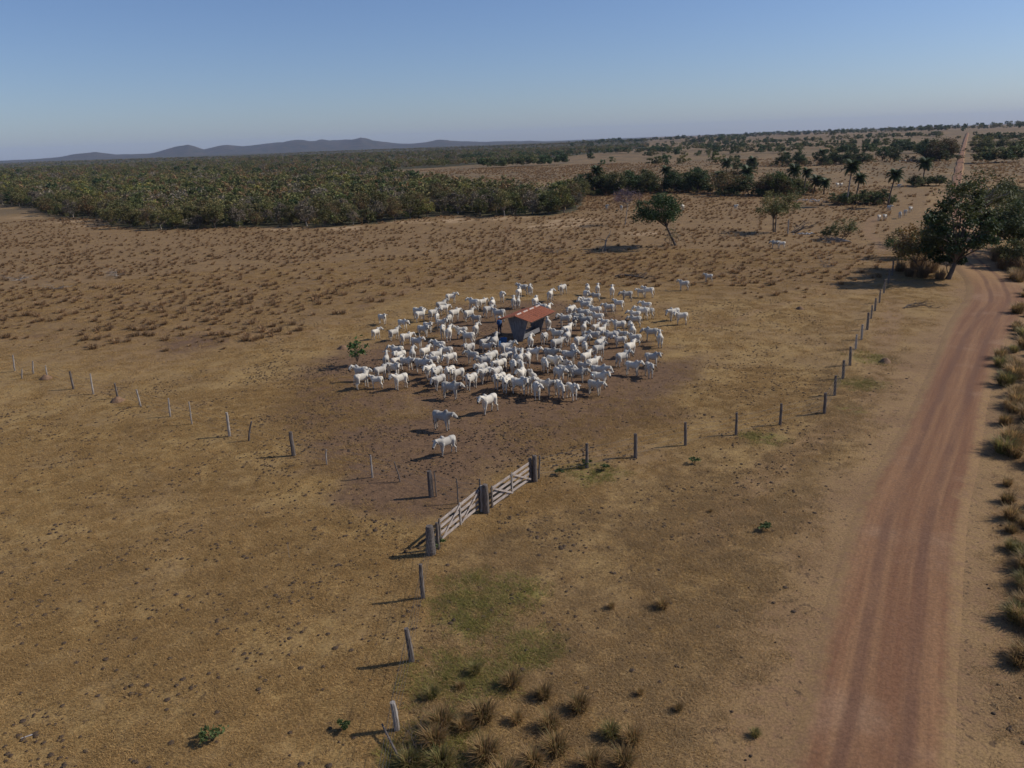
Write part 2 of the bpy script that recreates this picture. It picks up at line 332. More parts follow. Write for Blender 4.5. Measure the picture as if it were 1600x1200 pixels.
def build_ground():
    az = np.concatenate([np.linspace(-math.pi, -0.75, 36, endpoint=False), np.linspace(-0.75, 0.75, 340), np.linspace(0.75, math.pi, 36)[1:]])
    r = np.concatenate([[0.01, 4], np.geomspace(9, 16000, 560)])
    A, R = np.meshgrid(az, r); X = R * np.sin(A); Y = R * np.cos(A)
    dr = dist_poly(X, Y, road_g)
    Z = T(X, Y)
    n, m = X.shape
    V = np.stack([X.ravel(), Y.ravel(), Z.ravel()], 1)
    i, j = np.meshgrid(np.arange(n - 1), np.arange(m - 1), indexing='ij'); a = (i * m + j).ravel()
    Fc = np.stack([a, a + 1, a + m + 1, a + m], 1)
    me = mesh('ground', V, Fc[:, ::-1], GROUND, smooth=True)
    x, y = V[:, 0], V[:, 1]; u, v = pj(x, y, 0); rr = np.hypot(x, y); d = dr.ravel()
    wob = (vnoise(x / 4, y / 4, 5) - 0.5)
    tramp = discs(x, y, [(700, 560, 12), (880, 560, 12), (790, 605, 11), (620, 560, 9), (960, 580, 9), (690, 680, 6), (660, 770, 5), (600, 760, 4), (820, 500, 14), (720, 720, 5), (860, 650, 8), (300, 535, 5), (560, 600, 8), (540, 640, 7), (600, 690, 7), (760, 680, 7), (960, 640, 6)])
    tramp = np.where((y < 0), 0, tramp)
    green = discs(x, y, [(740, 930, 2.0), (800, 925, 1.8), (745, 970, 1.6), (690, 1060, 1.6), (760, 1055, 1.5), (830, 1010, 1.4), (1345, 600, 1.8), (1362, 560, 2.0), (1330, 640, 1.2), (1190, 685, 1.6), (930, 738, 1.8), (690, 1180, 2)])
    green = np.where(y < 0, 0, green)
    verge = np.maximum(1 - sstep(2.0, 6.5, d + 2.5 * wob), 0.85 * (1 - sstep(0.4, 1.6, dist_poly(x, y, track_g))))
    verge = np.maximum(verge, 0.9 * (1 - sstep(0.3, 1.2, dist_poly(x, y, path_g))))
    for tl in ([(-50, 530), (250, 521), (450, 523), (570, 500)], [(560, 480), (640, 452), (720, 420), (790, 385), (800, 350)], [(1030, 520), (1150, 500), (1290, 450), (1372, 378)]):
        verge = np.maximum(verge, np.where(y > 0, .75 * (1 - sstep(.2, .9, dist_poly(x + 1.5 * wob, y, [tuple(gp(*q)[:2]) for q in tl]))), 0))
    right = sstep(0.5, 2.0, x - np.interp(y, [p[1] for p in road_g[:10]], [p[0] for p in road_g[:10]])) * (y < 60) * (y > 5)
    verge = np.maximum(verge, 0.8 * right * (1 - sstep(4, 9, d + 3 * wob)))
    sand = discs(x, y, [(120, 345, 9), (60, 338, 9), (150, 352, 7), (860, 352, 9), (700, 345, 8), (900, 345, 8), (1000, 365, 5), (540, 357, 6), (450, 357, 6), (640, 346, 6), (790, 341, 7)])
    sand = np.where(y > 0, sand, 0)
    brown = sstep(-6, 10, y - np.interp(u, [0, 400, 560, 700, 1000, 1200, 1400], [68, 70, 80, 92, 88, 80, 92])) * (u < 1450)
    far = sstep(210, 380, rr)
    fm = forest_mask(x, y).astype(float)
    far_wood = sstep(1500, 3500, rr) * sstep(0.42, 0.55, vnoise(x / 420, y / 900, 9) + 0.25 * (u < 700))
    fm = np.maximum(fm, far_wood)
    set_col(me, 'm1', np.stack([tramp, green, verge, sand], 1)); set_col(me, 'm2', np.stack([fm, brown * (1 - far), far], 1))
    o = link('ground', me); tag(o, 'dry straw-coloured pasture ground reaching to the horizon', None, kind='structure')
build_ground()

def build_road():
    pts = np.array(road_c); d = np.gradient(pts, axis=0); d /= np.linalg.norm(d, axis=1)[:, None]; nrm = np.stack([d[:, 1], -d[:, 0]], 1)
    s = np.concatenate([[0], np.cumsum(np.linalg.norm(np.diff(pts, axis=0), axis=1))]); s = s - s[np.argmin(np.hypot(pts[:, 0] - road_g[3][0], pts[:, 1] - road_g[3][1]))]
    W = np.linspace(-1, 1, 13); V = []; C = []; UVs = []
    hw = 2.25 + 0.2 * np.sin(s / 9) + 0.7 * sstep(30, 70, s) - 1.3 * sstep(95, 170, s)
    for i in range(len(pts)):
        rr = math.hypot(*pts[i])
        for w in W:
            p = pts[i] + nrm[i] * w * hw[i]
            rut = -0.03 * math.exp(-((abs(w) - 0.36) / 0.13) ** 2)
            k6 = abs(w) ** 6; z = float(T(p[0], p[1])) + (0.03 + rut * .6 + 0.0012 * rr) * (1 - k6) - 0.03 * k6
            V.append((p[0], p[1], z)); C.append((float(1 - sstep(.5, 1.0, abs(w))) * .95 + .02, float(sstep(70, 95, s[i]) * (1 - sstep(105, 150, s[i]))), 0)); UVs.append((w * hw[i], s[i]))
    n = len(W); Fc = [(i * n + k, i * n + k + 1, (i + 1) * n + k + 1, (i + 1) * n + k) for i in range(len(pts) - 1) for k in range(n - 1)]
    me = mesh('dirt_road', V, Fc, ROAD, C, smooth=True)
    uvl = me.uv_layers.new(name='UVMap'); li = np.zeros(len(me.loops), np.int32); me.loops.foreach_get('vertex_index', li)
    uvl.data.foreach_set('uv', np.array(UVs, np.float32)[li].ravel())
    o = link('dirt_road', me); tag(o, 'reddish dirt road winding away along the right side', None, kind='structure')
build_road()

def build_hills():
    prof = [(-900, 246), (-400, 250), (0, 251), (60, 249), (110, 246), (150, 242), (180, 239), (210, 241), (260, 239), (300, 233), (318, 230), (340, 235), (375, 230), (400, 231), (440, 227), (480, 222), (520, 221), (550, 220), (575, 216), (592, 222), (620, 225), (650, 224), (690, 220), (720, 221), (760, 221), (800, 218), (840, 216), (870, 218), (950, 215)]
    pu = np.array([p[0] for p in prof], float); pv = np.array([p[1] for p in prof], float)
    D = np.linspace(6200, 11000, 26); V = []; us = np.linspace(-900, 950, 420)
    for dd in D:
        for u in us:
            th = math.atan((u - 786) / F_PX * math.cos(_p) / (math.cos(_p) ** 2) * 0.955)
            x, y = dd * math.sin(th), dd * math.cos(th)
            top = (HOR(u) - np.interp(u, pu, pv)) / F_PX * 8400 * 1.05; fade = float(1 - sstep(700, 940, u)) * float(sstep(-900, -700, u))
            k = math.exp(-((dd - 8400) / 1100) ** 2)
            nz = vnoise(np.array(x / 300), np.array(y / 500), 3) + 0.55 * vnoise(np.array(x / 95), np.array(y / 160), 4)
            V.append((x, y, -12 + (20 + max(top, 0) * 1.25 + 12) * fade * k * (0.62 + 0.36 * nz) if k > 0.02 else -14))
    m = len(us); Fc = [(i * m + j, i * m + j + 1, (i + 1) * m + j + 1, (i + 1) * m + j) for i in range(len(D) - 1) for j in range(m - 1)]
    t = NT('hill_woodland'); n = t.noise(t.pos(), 0.012, 5, 0.65); c = t.mix(t.ramp(n, 0.35, 0.65), (0.03, 0.036, 0.02), (0.085, 0.062, 0.036)); t.done(c, 1.0)
    o = link('hills', mesh('hills', V, Fc, t.m, smooth=True)); tag(o, 'low wooded blue hills along the horizon on the left', None, kind='structure')
build_hills()

# ------------------------------------------------------------------ vegetation builders
def leaves(rng, C, size, aspect=0.5, upb=0.6):
    """rhombic leaf faces at centres C"""
    n = len(C); nr = rng.normal(size=(n, 3)); nr[:, 2] = np.abs(nr[:, 2]) + upb; nr /= np.linalg.norm(nr, axis=1)[:, None]
    t = rng.normal(size=(n, 3)); a = np.cross(nr, t); a /= np.linalg.norm(a, axis=1)[:, None] + 1e-9; b = np.cross(nr, a)
    s = (size * rng.uniform(0.6, 1.35, n))[:, None]
    V = np.stack([C - a * s, C + b * s * aspect + nr * s * 0.12, C + a * s, C - b * s * aspect + nr * s * 0.12], 1).reshape(-1, 3)
    return V, np.arange(4 * n).reshape(-1, 4)
def tree_meshes(name, seed, H, crown_r, crown_h, base_h, nclump, nleaf, leaf, pal, bark, offs=(0, 0), sparse=0.0, trunk_r=None, flat=1.0, stems=1, clump=(0.20, 0.36)):
    """returns (trunk mesh, crown mesh); crown: leaf faces gathered in clumps round limb ends"""
    rng = np.random.default_rng(seed); mb = MB(); tr = trunk_r or 0.022 * H
    cz = base_h + crown_h / 2; clumps = []
    for k in range(nclump):
        d = rng.normal(size=3); d /= np.linalg.norm(d); rad = rng.uniform(0.35, 1.0) ** 0.6
        if d[2] < -0.55: d[2] *= 0.4
        wob = 1 + 0.22 * math.sin(3 * math.atan2(d[1], d[0]) + seed)
        clumps.append(np.array([offs[0] + d[0] * rad * crown_r * wob, offs[1] + d[1] * rad * crown_r * wob, cz + d[2] * rad * crown_h / 2]))
    fork = base_h + 0.12 * crown_h
    for sidx in range(stems):
        b0 = np.array([rng.uniform(-.3, .3) * (stems > 1), rng.uniform(-.3, .3) * (stems > 1), -0.1])
        top = np.array([offs[0] * 0.55 + rng.uniform(-.25, .25) * (1 + stems), offs[1] * 0.55 + rng.uniform(-.25, .25), fork])
        mid = b0 * 0.5 + top * 0.5 + np.array([rng.uniform(-.2, .2), rng.uniform(-.2, .2), 0]) * H * 0.06
        mb.tube([b0, b0 + (0, 0, 0.25), mid, top], [tr * 1.5, tr * 1.1, tr * 0.85, tr * 0.7], 7)
        for k in range(sidx, nclump, stems):
            if k % 2 and nclump > 30: continue
            c = clumps[k]; m2 = top * 0.45 + c * 0.55 + np.array([rng.normal() * .05, rng.normal() * .05, -0.06 if offs == (0, 0) else 0.04]) * H
            s0 = mid * 0.3 + top * 0.7 if k % 3 == 0 else top
            mb.tube([s0, m2, c], [tr * 0.42, tr * 0.24, tr * 0.06], 4, cap=False)
    per = max(3, nleaf // nclump); C = []; K = []
    pal = np.array(pal, float)
    for c in clumps:
        r = crown_r * rng.uniform(*clump); n = int(per * rng.uniform(0.5, 1.5) * (1 - sparse * rng.random()))
        q = rng.normal(size=(n, 3)) * np.array([0.55, 0.55, 0.40 * flat]) * r
        C.append(c + q); base = pal[rng.integers(len(pal))]
        K.append(base * rng.uniform(0.72, 1.28, (n, 1)))
    C = np.vstack(C); K = np.vstack(K); C[:, 2] = np.maximum(C[:, 2], 0.25)
    V, Fc = leaves(rng, C, leaf); col = np.repeat(K, 4, 0)
    return mb.mesh(name + '_trunk', bark, True), mesh(name + '_crown', V, Fc, LEAF, col), None
def put_tree(name, tm, loc, rz, sc, label, group=None, cat='tree'):
    e = empty(name, loc, rz); s = sc if not np.isscalar(sc) else (sc, sc, sc); e.scale = s
    tag(e, label, cat, group); link('trunk', tm[0], e); link('crown', tm[1], e); return e

OLIVE = [tuple(c * 1.50 for c in k) for k in [(0.105, 0.095, 0.034), (0.085, 0.085, 0.03), (0.125, 0.10, 0.04)]]
GREEN = [(0.095, 0.108, 0.036), (0.118, 0.124, 0.044), (0.082, 0.09, 0.032)]
DARK = [tuple(c * 1.6 for c in k) for k in [(0.034, 0.052, 0.018), (0.042, 0.06, 0.022), (0.028, 0.044, 0.016)]]
RUST = [tuple(c * 1.45 for c in k) for k in [(0.145, 0.088, 0.04), (0.115, 0.082, 0.036), (0.10, 0.085, 0.034)]]
GREYB = [tuple(c * 1.40 for c in k) for k in [(0.13, 0.105, 0.075), (0.105, 0.09, 0.06), (0.15, 0.115, 0.075)]]
YELL = [tuple(c * 1.45 for c in k) for k in [(0.15, 0.125, 0.035), (0.12, 0.115, 0.03), (0.09, 0.095, 0.03)]]
kinds = [('olive', OLIVE, 0.0, BARK), ('dull green', GREEN, 0.0, BARK), ('rusty brown', RUST, 0.25, BARK), ('dark green', DARK, 0.0, BARK), ('greyish half-bare', GREYB, 0.75, PALEBARK), ('olive-yellow', YELL, 0.1, BARK), ('olive', OLIVE, 0.15, PALEBARK), ('dull green', GREEN + OLIVE, 0.1, BARK)]
protos = []; lows = []
for i, (nm, pal, sp, bk) in enumerate(kinds):
    rg = random.Random(i); h = 7.0
    protos.append(tree_meshes('savanna_tree%d' % i, 40 + i, h, rg.uniform(2.3, 2.9), rg.uniform(5.2, 5.9), 0.75, 38, 2000, 0.22, pal, bk, sparse=sp, stems=1 + i % 2))
lowcol = bpy.data.collections.new('far_tree_shapes')
for i, (nm, pal, sp, bk) in enumerate(kinds):
    pal = [tuple(q * 1.22 for q in c_) for c_ in pal]
    t_ = tree_meshes('far_tree%d' % i, 80 + i, 7.0, 2.7, 5.4, 0.9, 18, 420, 0.42, pal, bk, sparse=sp)
    me = t_[1]
    o = bpy.data.objects.new('far_tree_shape', me); lowcol.objects.link(o)

def scatter(name, pts, rz, sc, idx, coll, label, cat=None):
    """one object: shapes of a collection instanced on points (uncountable stuff)"""
    me = bpy.data.meshes.new(name); me.from_pydata([tuple(map(float, p)) for p in pts], [], [])
    for nm, ty, arr in (('rz', 'FLOAT', rz), ('sc', 'FLOAT', sc), ('idx', 'INT', idx)):
        a = me.attributes.new(nm, ty, 'POINT'); a.data.foreach_set('value', np.asarray(arr, np.float32 if ty == 'FLOAT' else np.int32))
    o = link(name, me); g = bpy.data.node_groups.new(name + '_nodes', 'GeometryNodeTree')
    g.interface.new_socket('Geometry', in_out='INPUT', socket_type='NodeSocketGeometry'); g.interface.new_socket('Geometry', in_out='OUTPUT', socket_type='NodeSocketGeometry')
    N, L = g.nodes, g.links
    gi, go = N.new('NodeGroupInput'), N.new('NodeGroupOutput'); ip = N.new('GeometryNodeInstanceOnPoints'); ci = N.new('GeometryNodeCollectionInfo')
    ci.inputs['Collection'].default_value = coll; ci.inputs['Separate Children'].default_value = True; ci.inputs['Reset Children'].default_value = True
    def na(nm, ty):
        x = N.new('GeometryNodeInputNamedAttribute'); x.data_type = ty; x.inputs['Name'].default_value = nm; return x.outputs['Attribute']
    cx = N.new('ShaderNodeCombineXYZ'); L.new(na('rz', 'FLOAT'), cx.inputs[2])
    L.new(gi.outputs[0], ip.inputs['Points']); L.new(ci.outputs[0], ip.inputs['Instance']); ip.inputs['Pick Instance'].default_value = True
    L.new(na('idx', 'INT'), ip.inputs['Instance Index']); L.new(cx.outputs[0], ip.inputs['Rotation']); L.new(na('sc', 'FLOAT'), ip.inputs['Scale']); L.new(ip.outputs[0], go.inputs[0])
    md = o.modifiers.new('scatter', 'NODES'); md.node_group = g; tag(o, label, cat, kind='stuff'); return o

# ------------------------------------------------------------------ forest
rng = np.random.default_rng(7)
def sample_sector(n, r0, r1, a0, a1):
    r = np.sqrt(rng.uniform(r0 * r0, r1 * r1, n)); a = rng.uniform(a0, a1, n); return r * np.sin(a), r * np.cos(a)
def thin(x, y, s):
    """keep points at least s apart (grid hashing)"""
    keep = []; cell = {}
    for i in range(len(x)):
        si = s if np.isscalar(s) else s[i]
        k = (int(x[i] // si), int(y[i] // si)); ok = True
        for a in (-1, 0, 1):
            for b in (-1, 0, 1):
                for j in cell.get((k[0] + a, k[1] + b), ()):
                    if (x[i] - x[j]) ** 2 + (y[i] - y[j]) ** 2 < si * si: ok = False; break
        if ok: keep.append(i); cell.setdefault(k, []).append(i)
    return np.array(keep)
x, y = sample_sector(14000, 165, 420, -0.66, 0.12); k = forest_mask(x, y); x, y = x[k], y[k]; k = thin(x, y, 4.1); x, y = x[k], y[k]
# visible first: trees nearest to the pasture edge
fu, fv = pj(x, y, 0); edge = fv - np.interp(fu, bu[:-1], bv[:-1]); inview = (fu > -30)
order = np.argsort(-(edge + np.where(inview, 0, -500))); front = order[:185]; rest = order[185:]
def edge_where(u):
    return 'at the left end of the wood edge' if u < 180 else 'along the left half of the wood edge' if u < 480 else 'in the middle of the wood edge' if u < 700 else 'at the right end of the wood edge'
for i in front:
    kd = int(rng.choice(8, p=[.23, .1, .22, .05, .12, .06, .16, .06])); s = rng.uniform(0.5, 1.04)
    put_tree('savanna_tree', protos[kd], (x[i], y[i], float(T(x[i], y[i])) - .05), rng.uniform(0, 6.28), (s * rng.uniform(.9, 1.1), s * rng.uniform(.9, 1.1), s),
             '%s savanna tree %s beyond the pasture' % (kinds[kd][0], edge_where(fu[i])), 'trees of the wood edge')
fx, fy = list(x[rest]), list(y[rest])
for r0, r1, n, s in ((420, 800, 9000, 6.0), (800, 1600, 14000, 9.5), (1600, 3600, 26000, 17)):
    a, b = sample_sector(n, r0, r1, -0.68, 0.18); k = forest_mask(a, b); a, b = a[k], b[k]; k = thin(a, b, s); fx += list(a[k]); fy += list(b[k])
fx, fy = np.array(fx), np.array(fy); n = len(fx)
ux, uy = [], []
for i in front:
    for q in range(5): ux.append(x[i] + rng.normal() * 2.2); uy.append(y[i] + rng.normal() * 2.2)
ux, uy = np.array(ux), np.array(uy); k = forest_mask(ux, uy - .5); ux, uy = ux[k], uy[k]; m_ = len(ux)
scatter('undergrowth', np.stack([ux, uy, np.full(m_, -.25)], 1), rng.uniform(0, 6.28, m_), rng.uniform(0.22, .48, m_), rng.choice([0, 2, 6, 4, 1, 7], m_), lowcol, 'tangled brown undergrowth along the foot of the wood')
scatter('forest', np.stack([fx, fy, T(fx, fy) - 0.2], 1), rng.uniform(0, 6.28, n), rng.uniform(0.5, 1.1, n), rng.choice(8, n, p=[.24, .07, .25, .04, .14, .06, .16, .04]), lowcol, 'dense olive-brown savanna woodland stretching to the hills')

# tree bands and scattered trees on the right, as base lines in the photograph
bands = [  # (points, count, depth spread m, size lo, hi, kinds, phrase)
    ([(905, 306), (960, 303), (1010, 301), (1095, 299)], 34, 14, .75, 1.15, (1, 3, 3, 7), 'in the dark row behind the purple tree'),
    ([(1105, 304), (1180, 305), (1230, 306)], 16, 12, .7, 1.05, (3, 1, 2, 3), 'in the clump left of the palms'),
    ([(1200, 300), (1250, 303), (1290, 304)], 6, 8, .45, .8, (5, 1, 7), 'under the leftmost palms'),
    ([(1345, 318), (1385, 320)], 7, 4, .35, .55, (3, 1), 'low between the two tall palms'),
    ([(1300, 318), (1335, 319)], 4, 3, .25, .4, (1, 3), 'low left of the tall palm'),
    ([(1410, 292), (1470, 290)], 7, 6, .35, .6, (3, 7), 'low beside the short palm near the road'),
    ([(1150, 268), (1200, 262), (1280, 258), (1330, 256), (1400, 252)], 26, 16, .7, 1.2, (3, 1, 3), 'in the far dark row left of the road'),
    ([(1430, 252), (1460, 251), (1485, 250)], 14, 20, 1.0, 1.7, (3, 2, 1), 'in the big far clump left of the road'),
    ([(1518, 238), (1560, 236), (1600, 234), (1680, 230)], 22, 25, .9, 1.5, (1, 5, 3), 'in the far clump right of the road'),
    ([(1545, 313), (1580, 316), (1620, 318)], 10, 8, .4, .75, (7, 3, 1), 'behind the big roadside tree on the right'),
]
bush_x, bush_y = [], []
for pts, cnt, spread, lo, hi, ks, phrase in bands:
    for i in range(cnt):
        t = rng.uniform(0, len(pts) - 1.001); a = int(t); t -= a
        p = gp(pts[a][0] * (1 - t) + pts[a + 1][0] * t, pts[a][1] * (1 - t) + pts[a + 1][1] * t)
        q = p[:2] * (1 + rng.uniform(-.5, 1) * spread / np.linalg.norm(p[:2])); kd = int(rng.choice(ks)); s = rng.uniform(lo, hi)
        for w in range(4): bush_x.append(q[0] + rng.normal() * 3.2 * s); bush_y.append(q[1] + rng.normal() * 2.5 - .5)
        put_tree('savanna_tree', protos[kd], (q[0], q[1], float(T(q[0], q[1])) - 0.05), rng.uniform(0, 6.28), (s * 1.1, s * 1.1, s),
                 '%s tree %s' % (kinds[kd][0], phrase), 'trees ' + phrase)
bush_x, bush_y = np.array(bush_x), np.array(bush_y); m_ = len(bush_x)
scatter('low_bushes', np.stack([bush_x, bush_y, T(bush_x, bush_y) - .2], 1), rng.uniform(0, 6.28, m_), rng.uniform(.22, .52, m_), rng.choice([1, 3, 7, 0, 2], m_), lowcol, 'low bushes filling the foot of the far tree rows')
# far scattered bushes and tree lines as woodland stuff
bx, by = [], []
lines = [([(700, 250), (800, 247), (885, 244)], 110), ([(755, 263), (820, 260), (885, 257)], 60), ([(1010, 246), (1100, 243), (1180, 240), (1260, 238)], 60), ([(1290, 243), (1350, 241), (1420, 240), (1475, 238)], 60), ([(950, 233), (1100, 228), (1250, 222), (1450, 214)], 200), ([(1000, 262), (1070, 259), (1150, 256)], 14), ([(885, 243), (960, 240), (1010, 240), (1060, 238)], 60), ([(1000, 238), (1080, 235), (1160, 232), (1270, 232), (1370, 228), (1420, 230)], 170), ([(1050, 228), (1100, 224), (1160, 221)], 60),
         ([(900, 226), (1000, 222), (1100, 217), (1200, 213), (1330, 209), (1480, 205)], 260), ([(1100, 213), (1300, 207), (1600, 198)], 260), ([(1520, 222), (1600, 218)], 50), ([(1300, 216), (1440, 214), (1470, 213)], 60), ([(1520, 256), (1600, 252)], 26), ([(1500, 214), (1490, 240), (1483, 262)], 18), ([(1512, 214), (1516, 232)], 10)]
for pts, cnt in lines:
    for i in range(cnt):
        t = rng.uniform(0, len(pts) - 1.001); a = int(t); t -= a
        p = gp(pts[a][0] * (1 - t) + pts[a + 1][0] * t + rng.normal() * 4, pts[a][1] * (1 - t) + pts[a + 1][1] * t + rng.normal() * .5); bx.append(p[0]); by.append(p[1])
a, b = sample_sector(900, 420, 3000, 0.08, 0.62); bx += list(a[::4]); by += list(b[::4])
bx, by = np.array(bx), np.array(by); n = len(bx); br = np.hypot(bx, by); keep = np.array([min(np.hypot(bx[i] - np.array(road_c)[:, 0], by[i] - np.array(road_c)[:, 1])) > 6 for i in range(n)])
bx, by, br = bx[keep], by[keep], br[keep]; n = len(bx)
scatter('distant_trees', np.stack([bx, by, T(bx, by) - 0.2], 1), rng.uniform(0, 6.28, n), rng.uniform(0.5, 1.3, n) * np.where(br > 1500, 1.6, 1.0), rng.choice([1, 3, 3, 7, 0], n), lowcol, 'far-off dark tree lines and bushes across the rolling fields')

# ------------------------------------------------------------------ palms
def frond_mesh(seed):
    rg = random.Random(seed); V = []; Fc = []; K = []; n = 14; L = 1.75
    P = [np.array([L * t * (1 - 0.12 * t), 0, 1.0 * t - 1.25 * t * t]) for t in [i / n for i in range(n + 1)]]
    for i in range(1, n + 1):
        for s in (-1, 1):
            for q in (0, 0.5):
                p = P[i] * (1 - q) + P[i - 1] * q; ln = 0.66 * math.sin(math.pi * (0.12 + 0.85 * i / n)) + 0.14
                tip = p + np.array([ln * 0.45, s * ln * 0.75, -0.30 * ln + rg.uniform(-.08, .08)]); w = np.array([0.075, 0, 0.0]); b = len(V)
                V += [p - w, p + w, tip]; Fc.append((b, b + 1, b + 2)); k = rg.uniform(0.7, 1.3); K += [(0.068 * k, 0.09 * k, 0.036 * k)] * 3
    for i in range(n):
        b = len(V); V += [P[i] + (0, -.025, 0), P[i] + (0, .025, 0), P[i + 1] + (0, .02, 0), P[i + 1] + (0, -.02, 0)]; Fc.append((b, b + 1, b + 2, b + 3)); K += [(0.08, 0.08, 0.03)] * 4
    return mesh('palm_frond', V, Fc, LEAF, K)
fronds = [frond_mesh(i) for i in range(3)]
def palm(base, crown, label, fs=1.0):
    b = gp(*base); k = ppm(b[0], b[1]); h = (base[1] - crown[1]) / k / 0.99; lean = (crown[0] - base[0]) / k
    e = empty('palm_tree', b, 0); tag(e, label, 'palm tree', 'palms in the far pasture'); mb = MB()
    pts = [np.array([lean * t ** 1.5, 0, h * t - 0.1 * (t == 0)]) for t in np.linspace(0, 1, 7)]
    mb.tube(pts, [0.24, 0.19, 0.17, 0.16, 0.16, 0.17, 0.2], 7); mb.build('trunk', PALEBARK if h > 7 else BARK, e, True)
    rg = random.Random(int(base[0] * 7 + crown[1]))
    for i in range(28):
        o = link('frond', fronds[i % 3], e, pts[-1] + (0, 0, 0.05)); up = (i / 28)
        o.rotation_euler = (rg.uniform(-.2, .2), 0.85 - 1.9 * up, i * 2.4 + rg.uniform(-.2, .2)); s = fs * rg.uniform(0.85, 1.15); o.scale = (s, s, s)
for i, (b, c, lb, fs) in enumerate([((1323, 321), (1326, 264), 'tallest palm, with a full crown, left of the tall pair', 1.15), ((1336, 319), (1340, 281), 'shorter slim palm right beside the tallest palm', .9),
    ((1387, 324), (1394, 276), 'tall leaning palm standing alone nearest the road', 1.05), ((1441, 290), (1442, 258), 'stout palm left of the road behind the big tree', 1.35),
    ((1271, 303), (1274, 284), 'short palm over the pale litter, left one of two', 1.1), ((1287, 304), (1287, 287), 'short palm over the pale litter, right one of two', 1.0),
    ((1255, 306), (1258, 272), 'slim bare-trunked palm left of the short pair', .9), ((1240, 299), (1239, 268), 'dark palm above the yellow-green bush', 1.3), ((1166, 300), (1166, 271), 'dark bushy palm in the clump left of the yellow-green bush', 1.4),
    ((1123, 303), (1125, 276), 'leftmost palm of the clump left of the palms', 1.0), ((1037, 299), (1040, 268), 'palm rising from the right part of the dark tree row', 1.1), ((932, 303), (932, 268), 'palm rising from the left end of the dark tree row', 1.1),
    ((1283, 258), (1283, 240), 'far palm on the field left of the far dark row', 1.3), ((1299, 256), (1299, 244), 'smaller far palm just right of another far palm', 1.2), ((1228, 258), (1228, 243), 'far palm alone on the middle of the brown field', 1.2), ((1135, 270), (1135, 256), 'round far palm on the left part of the brown field', 1.5), ((1174, 268), (1175, 252), 'far palm right of the round far palm', 1.3)]):
    palm(b, c, lb, fs * 1.25)

# ------------------------------------------------------------------ single trees and bushes
def special(name, base, label, cat='tree', rz=0.0, **k):
    p = gp(*base); tm = tree_meshes(name, **k); return put_tree(name, tm, (p[0], p[1], p[2]), rz, 1.0, label, None, cat)
special('roadside_tree', (1482, 436), 'big dark green tree at the bend of the dirt road', seed=3, H=10.8, crown_r=4.1, crown_h=9.6, base_h=1.0, nclump=66, nleaf=7600, leaf=0.22, clump=(.13, .24), pal=DARK[:1] + GREEN, bark=BARK, trunk_r=0.28, offs=(0.3, 0))
special('roadside_bush', (1478, 432), 'dark leafy growth round the trunk of the big roadside tree', 'bush', seed=31, H=3.6, crown_r=2.0, crown_h=2.6, base_h=1.0, nclump=22, nleaf=1800, leaf=0.19, clump=(.18, .32), pal=DARK, bark=BARK, stems=2, trunk_r=.06)
special('roadside_tree', (1560, 372), 'mid-green tree behind the wide tree at the right edge', seed=33, H=7.5, crown_r=4.4, crown_h=6.4, base_h=.8, nclump=60, nleaf=5000, leaf=.2, clump=(.16, .28), pal=GREEN + OLIVE, bark=BARK, trunk_r=.2)
special('roadside_tree', (1622, 392), 'green tree cut by the right picture edge', seed=34, H=8, crown_r=4.2, crown_h=7.0, base_h=.8, nclump=60, nleaf=5000, leaf=.2, clump=(.16, .28), pal=GREEN, bark=BARK, trunk_r=.2)
special('roadside_tree', (1585, 405), 'wide green tree at the right edge beyond the road bend', seed=5, H=8, crown_r=4.8, crown_h=6.4, base_h=1.2, nclump=80, nleaf=8500, leaf=0.19, clump=(.14, .26), pal=GREEN + DARK + YELL[2:], bark=BARK, trunk_r=0.25)
special('roadside_tree', (1535, 378), 'thin-topped tree rising behind the big dark roadside tree', seed=8, H=11, crown_r=5.2, crown_h=5.6, base_h=5.0, nclump=50, nleaf=3400, leaf=0.19, offs=(-1.5, 0), clump=(.12, .24), pal=GREEN + OLIVE[:1], bark=PALEBARK, trunk_r=0.24, sparse=0.6)
special('roadside_bush', (1438, 424), 'orange-tinged olive bush at the fence left of the big tree', 'bush', seed=9, H=7.0, crown_r=3.2, crown_h=5.8, base_h=0.6, nclump=64, nleaf=6500, leaf=0.16, pal=RUST + YELL[:1] + [(0.26, 0.14, 0.03), (0.16, 0.12, 0.04)], bark=BARK, stems=3, trunk_r=0.08)
special('roadside_bush', (1408, 402), 'dark brownish bush furthest left in the roadside clump', 'bush', seed=10, H=4.2, crown_r=2.3, crown_h=3.2, base_h=0.5, nclump=34, nleaf=3200, leaf=0.14, pal=RUST + DARK + OLIVE, bark=BARK, stems=3, trunk_r=0.07)
special('roadside_bush', (1588, 420), 'low leafy bush under the wide tree at the right edge', 'bush', seed=11, H=4.2, crown_r=2.4, crown_h=3.0, base_h=0.4, nclump=30, nleaf=3000, leaf=0.15, pal=OLIVE + GREEN, bark=BARK, stems=3, trunk_r=0.07)
special('leaning_tree', (1055, 384), 'dark tree leaning left with a hanging crown beyond the herd', seed=12, H=8.6, crown_r=4.0, crown_h=5.2, base_h=2.9, nclump=56, nleaf=6500, leaf=0.18, clump=(.15, .28), pal=DARK, bark=BARK, offs=(-3.0, 0), trunk_r=0.2)
special('wispy_shrub', (1050, 384), 'wispy half-bare shrub at the foot of the leaning tree', 'shrub', seed=13, H=3.4, crown_r=1.2, crown_h=2.6, base_h=0.6, nclump=24, nleaf=500, leaf=0.10, pal=GREYB + OLIVE, bark=BARK, stems=4, trunk_r=0.04, sparse=.5)
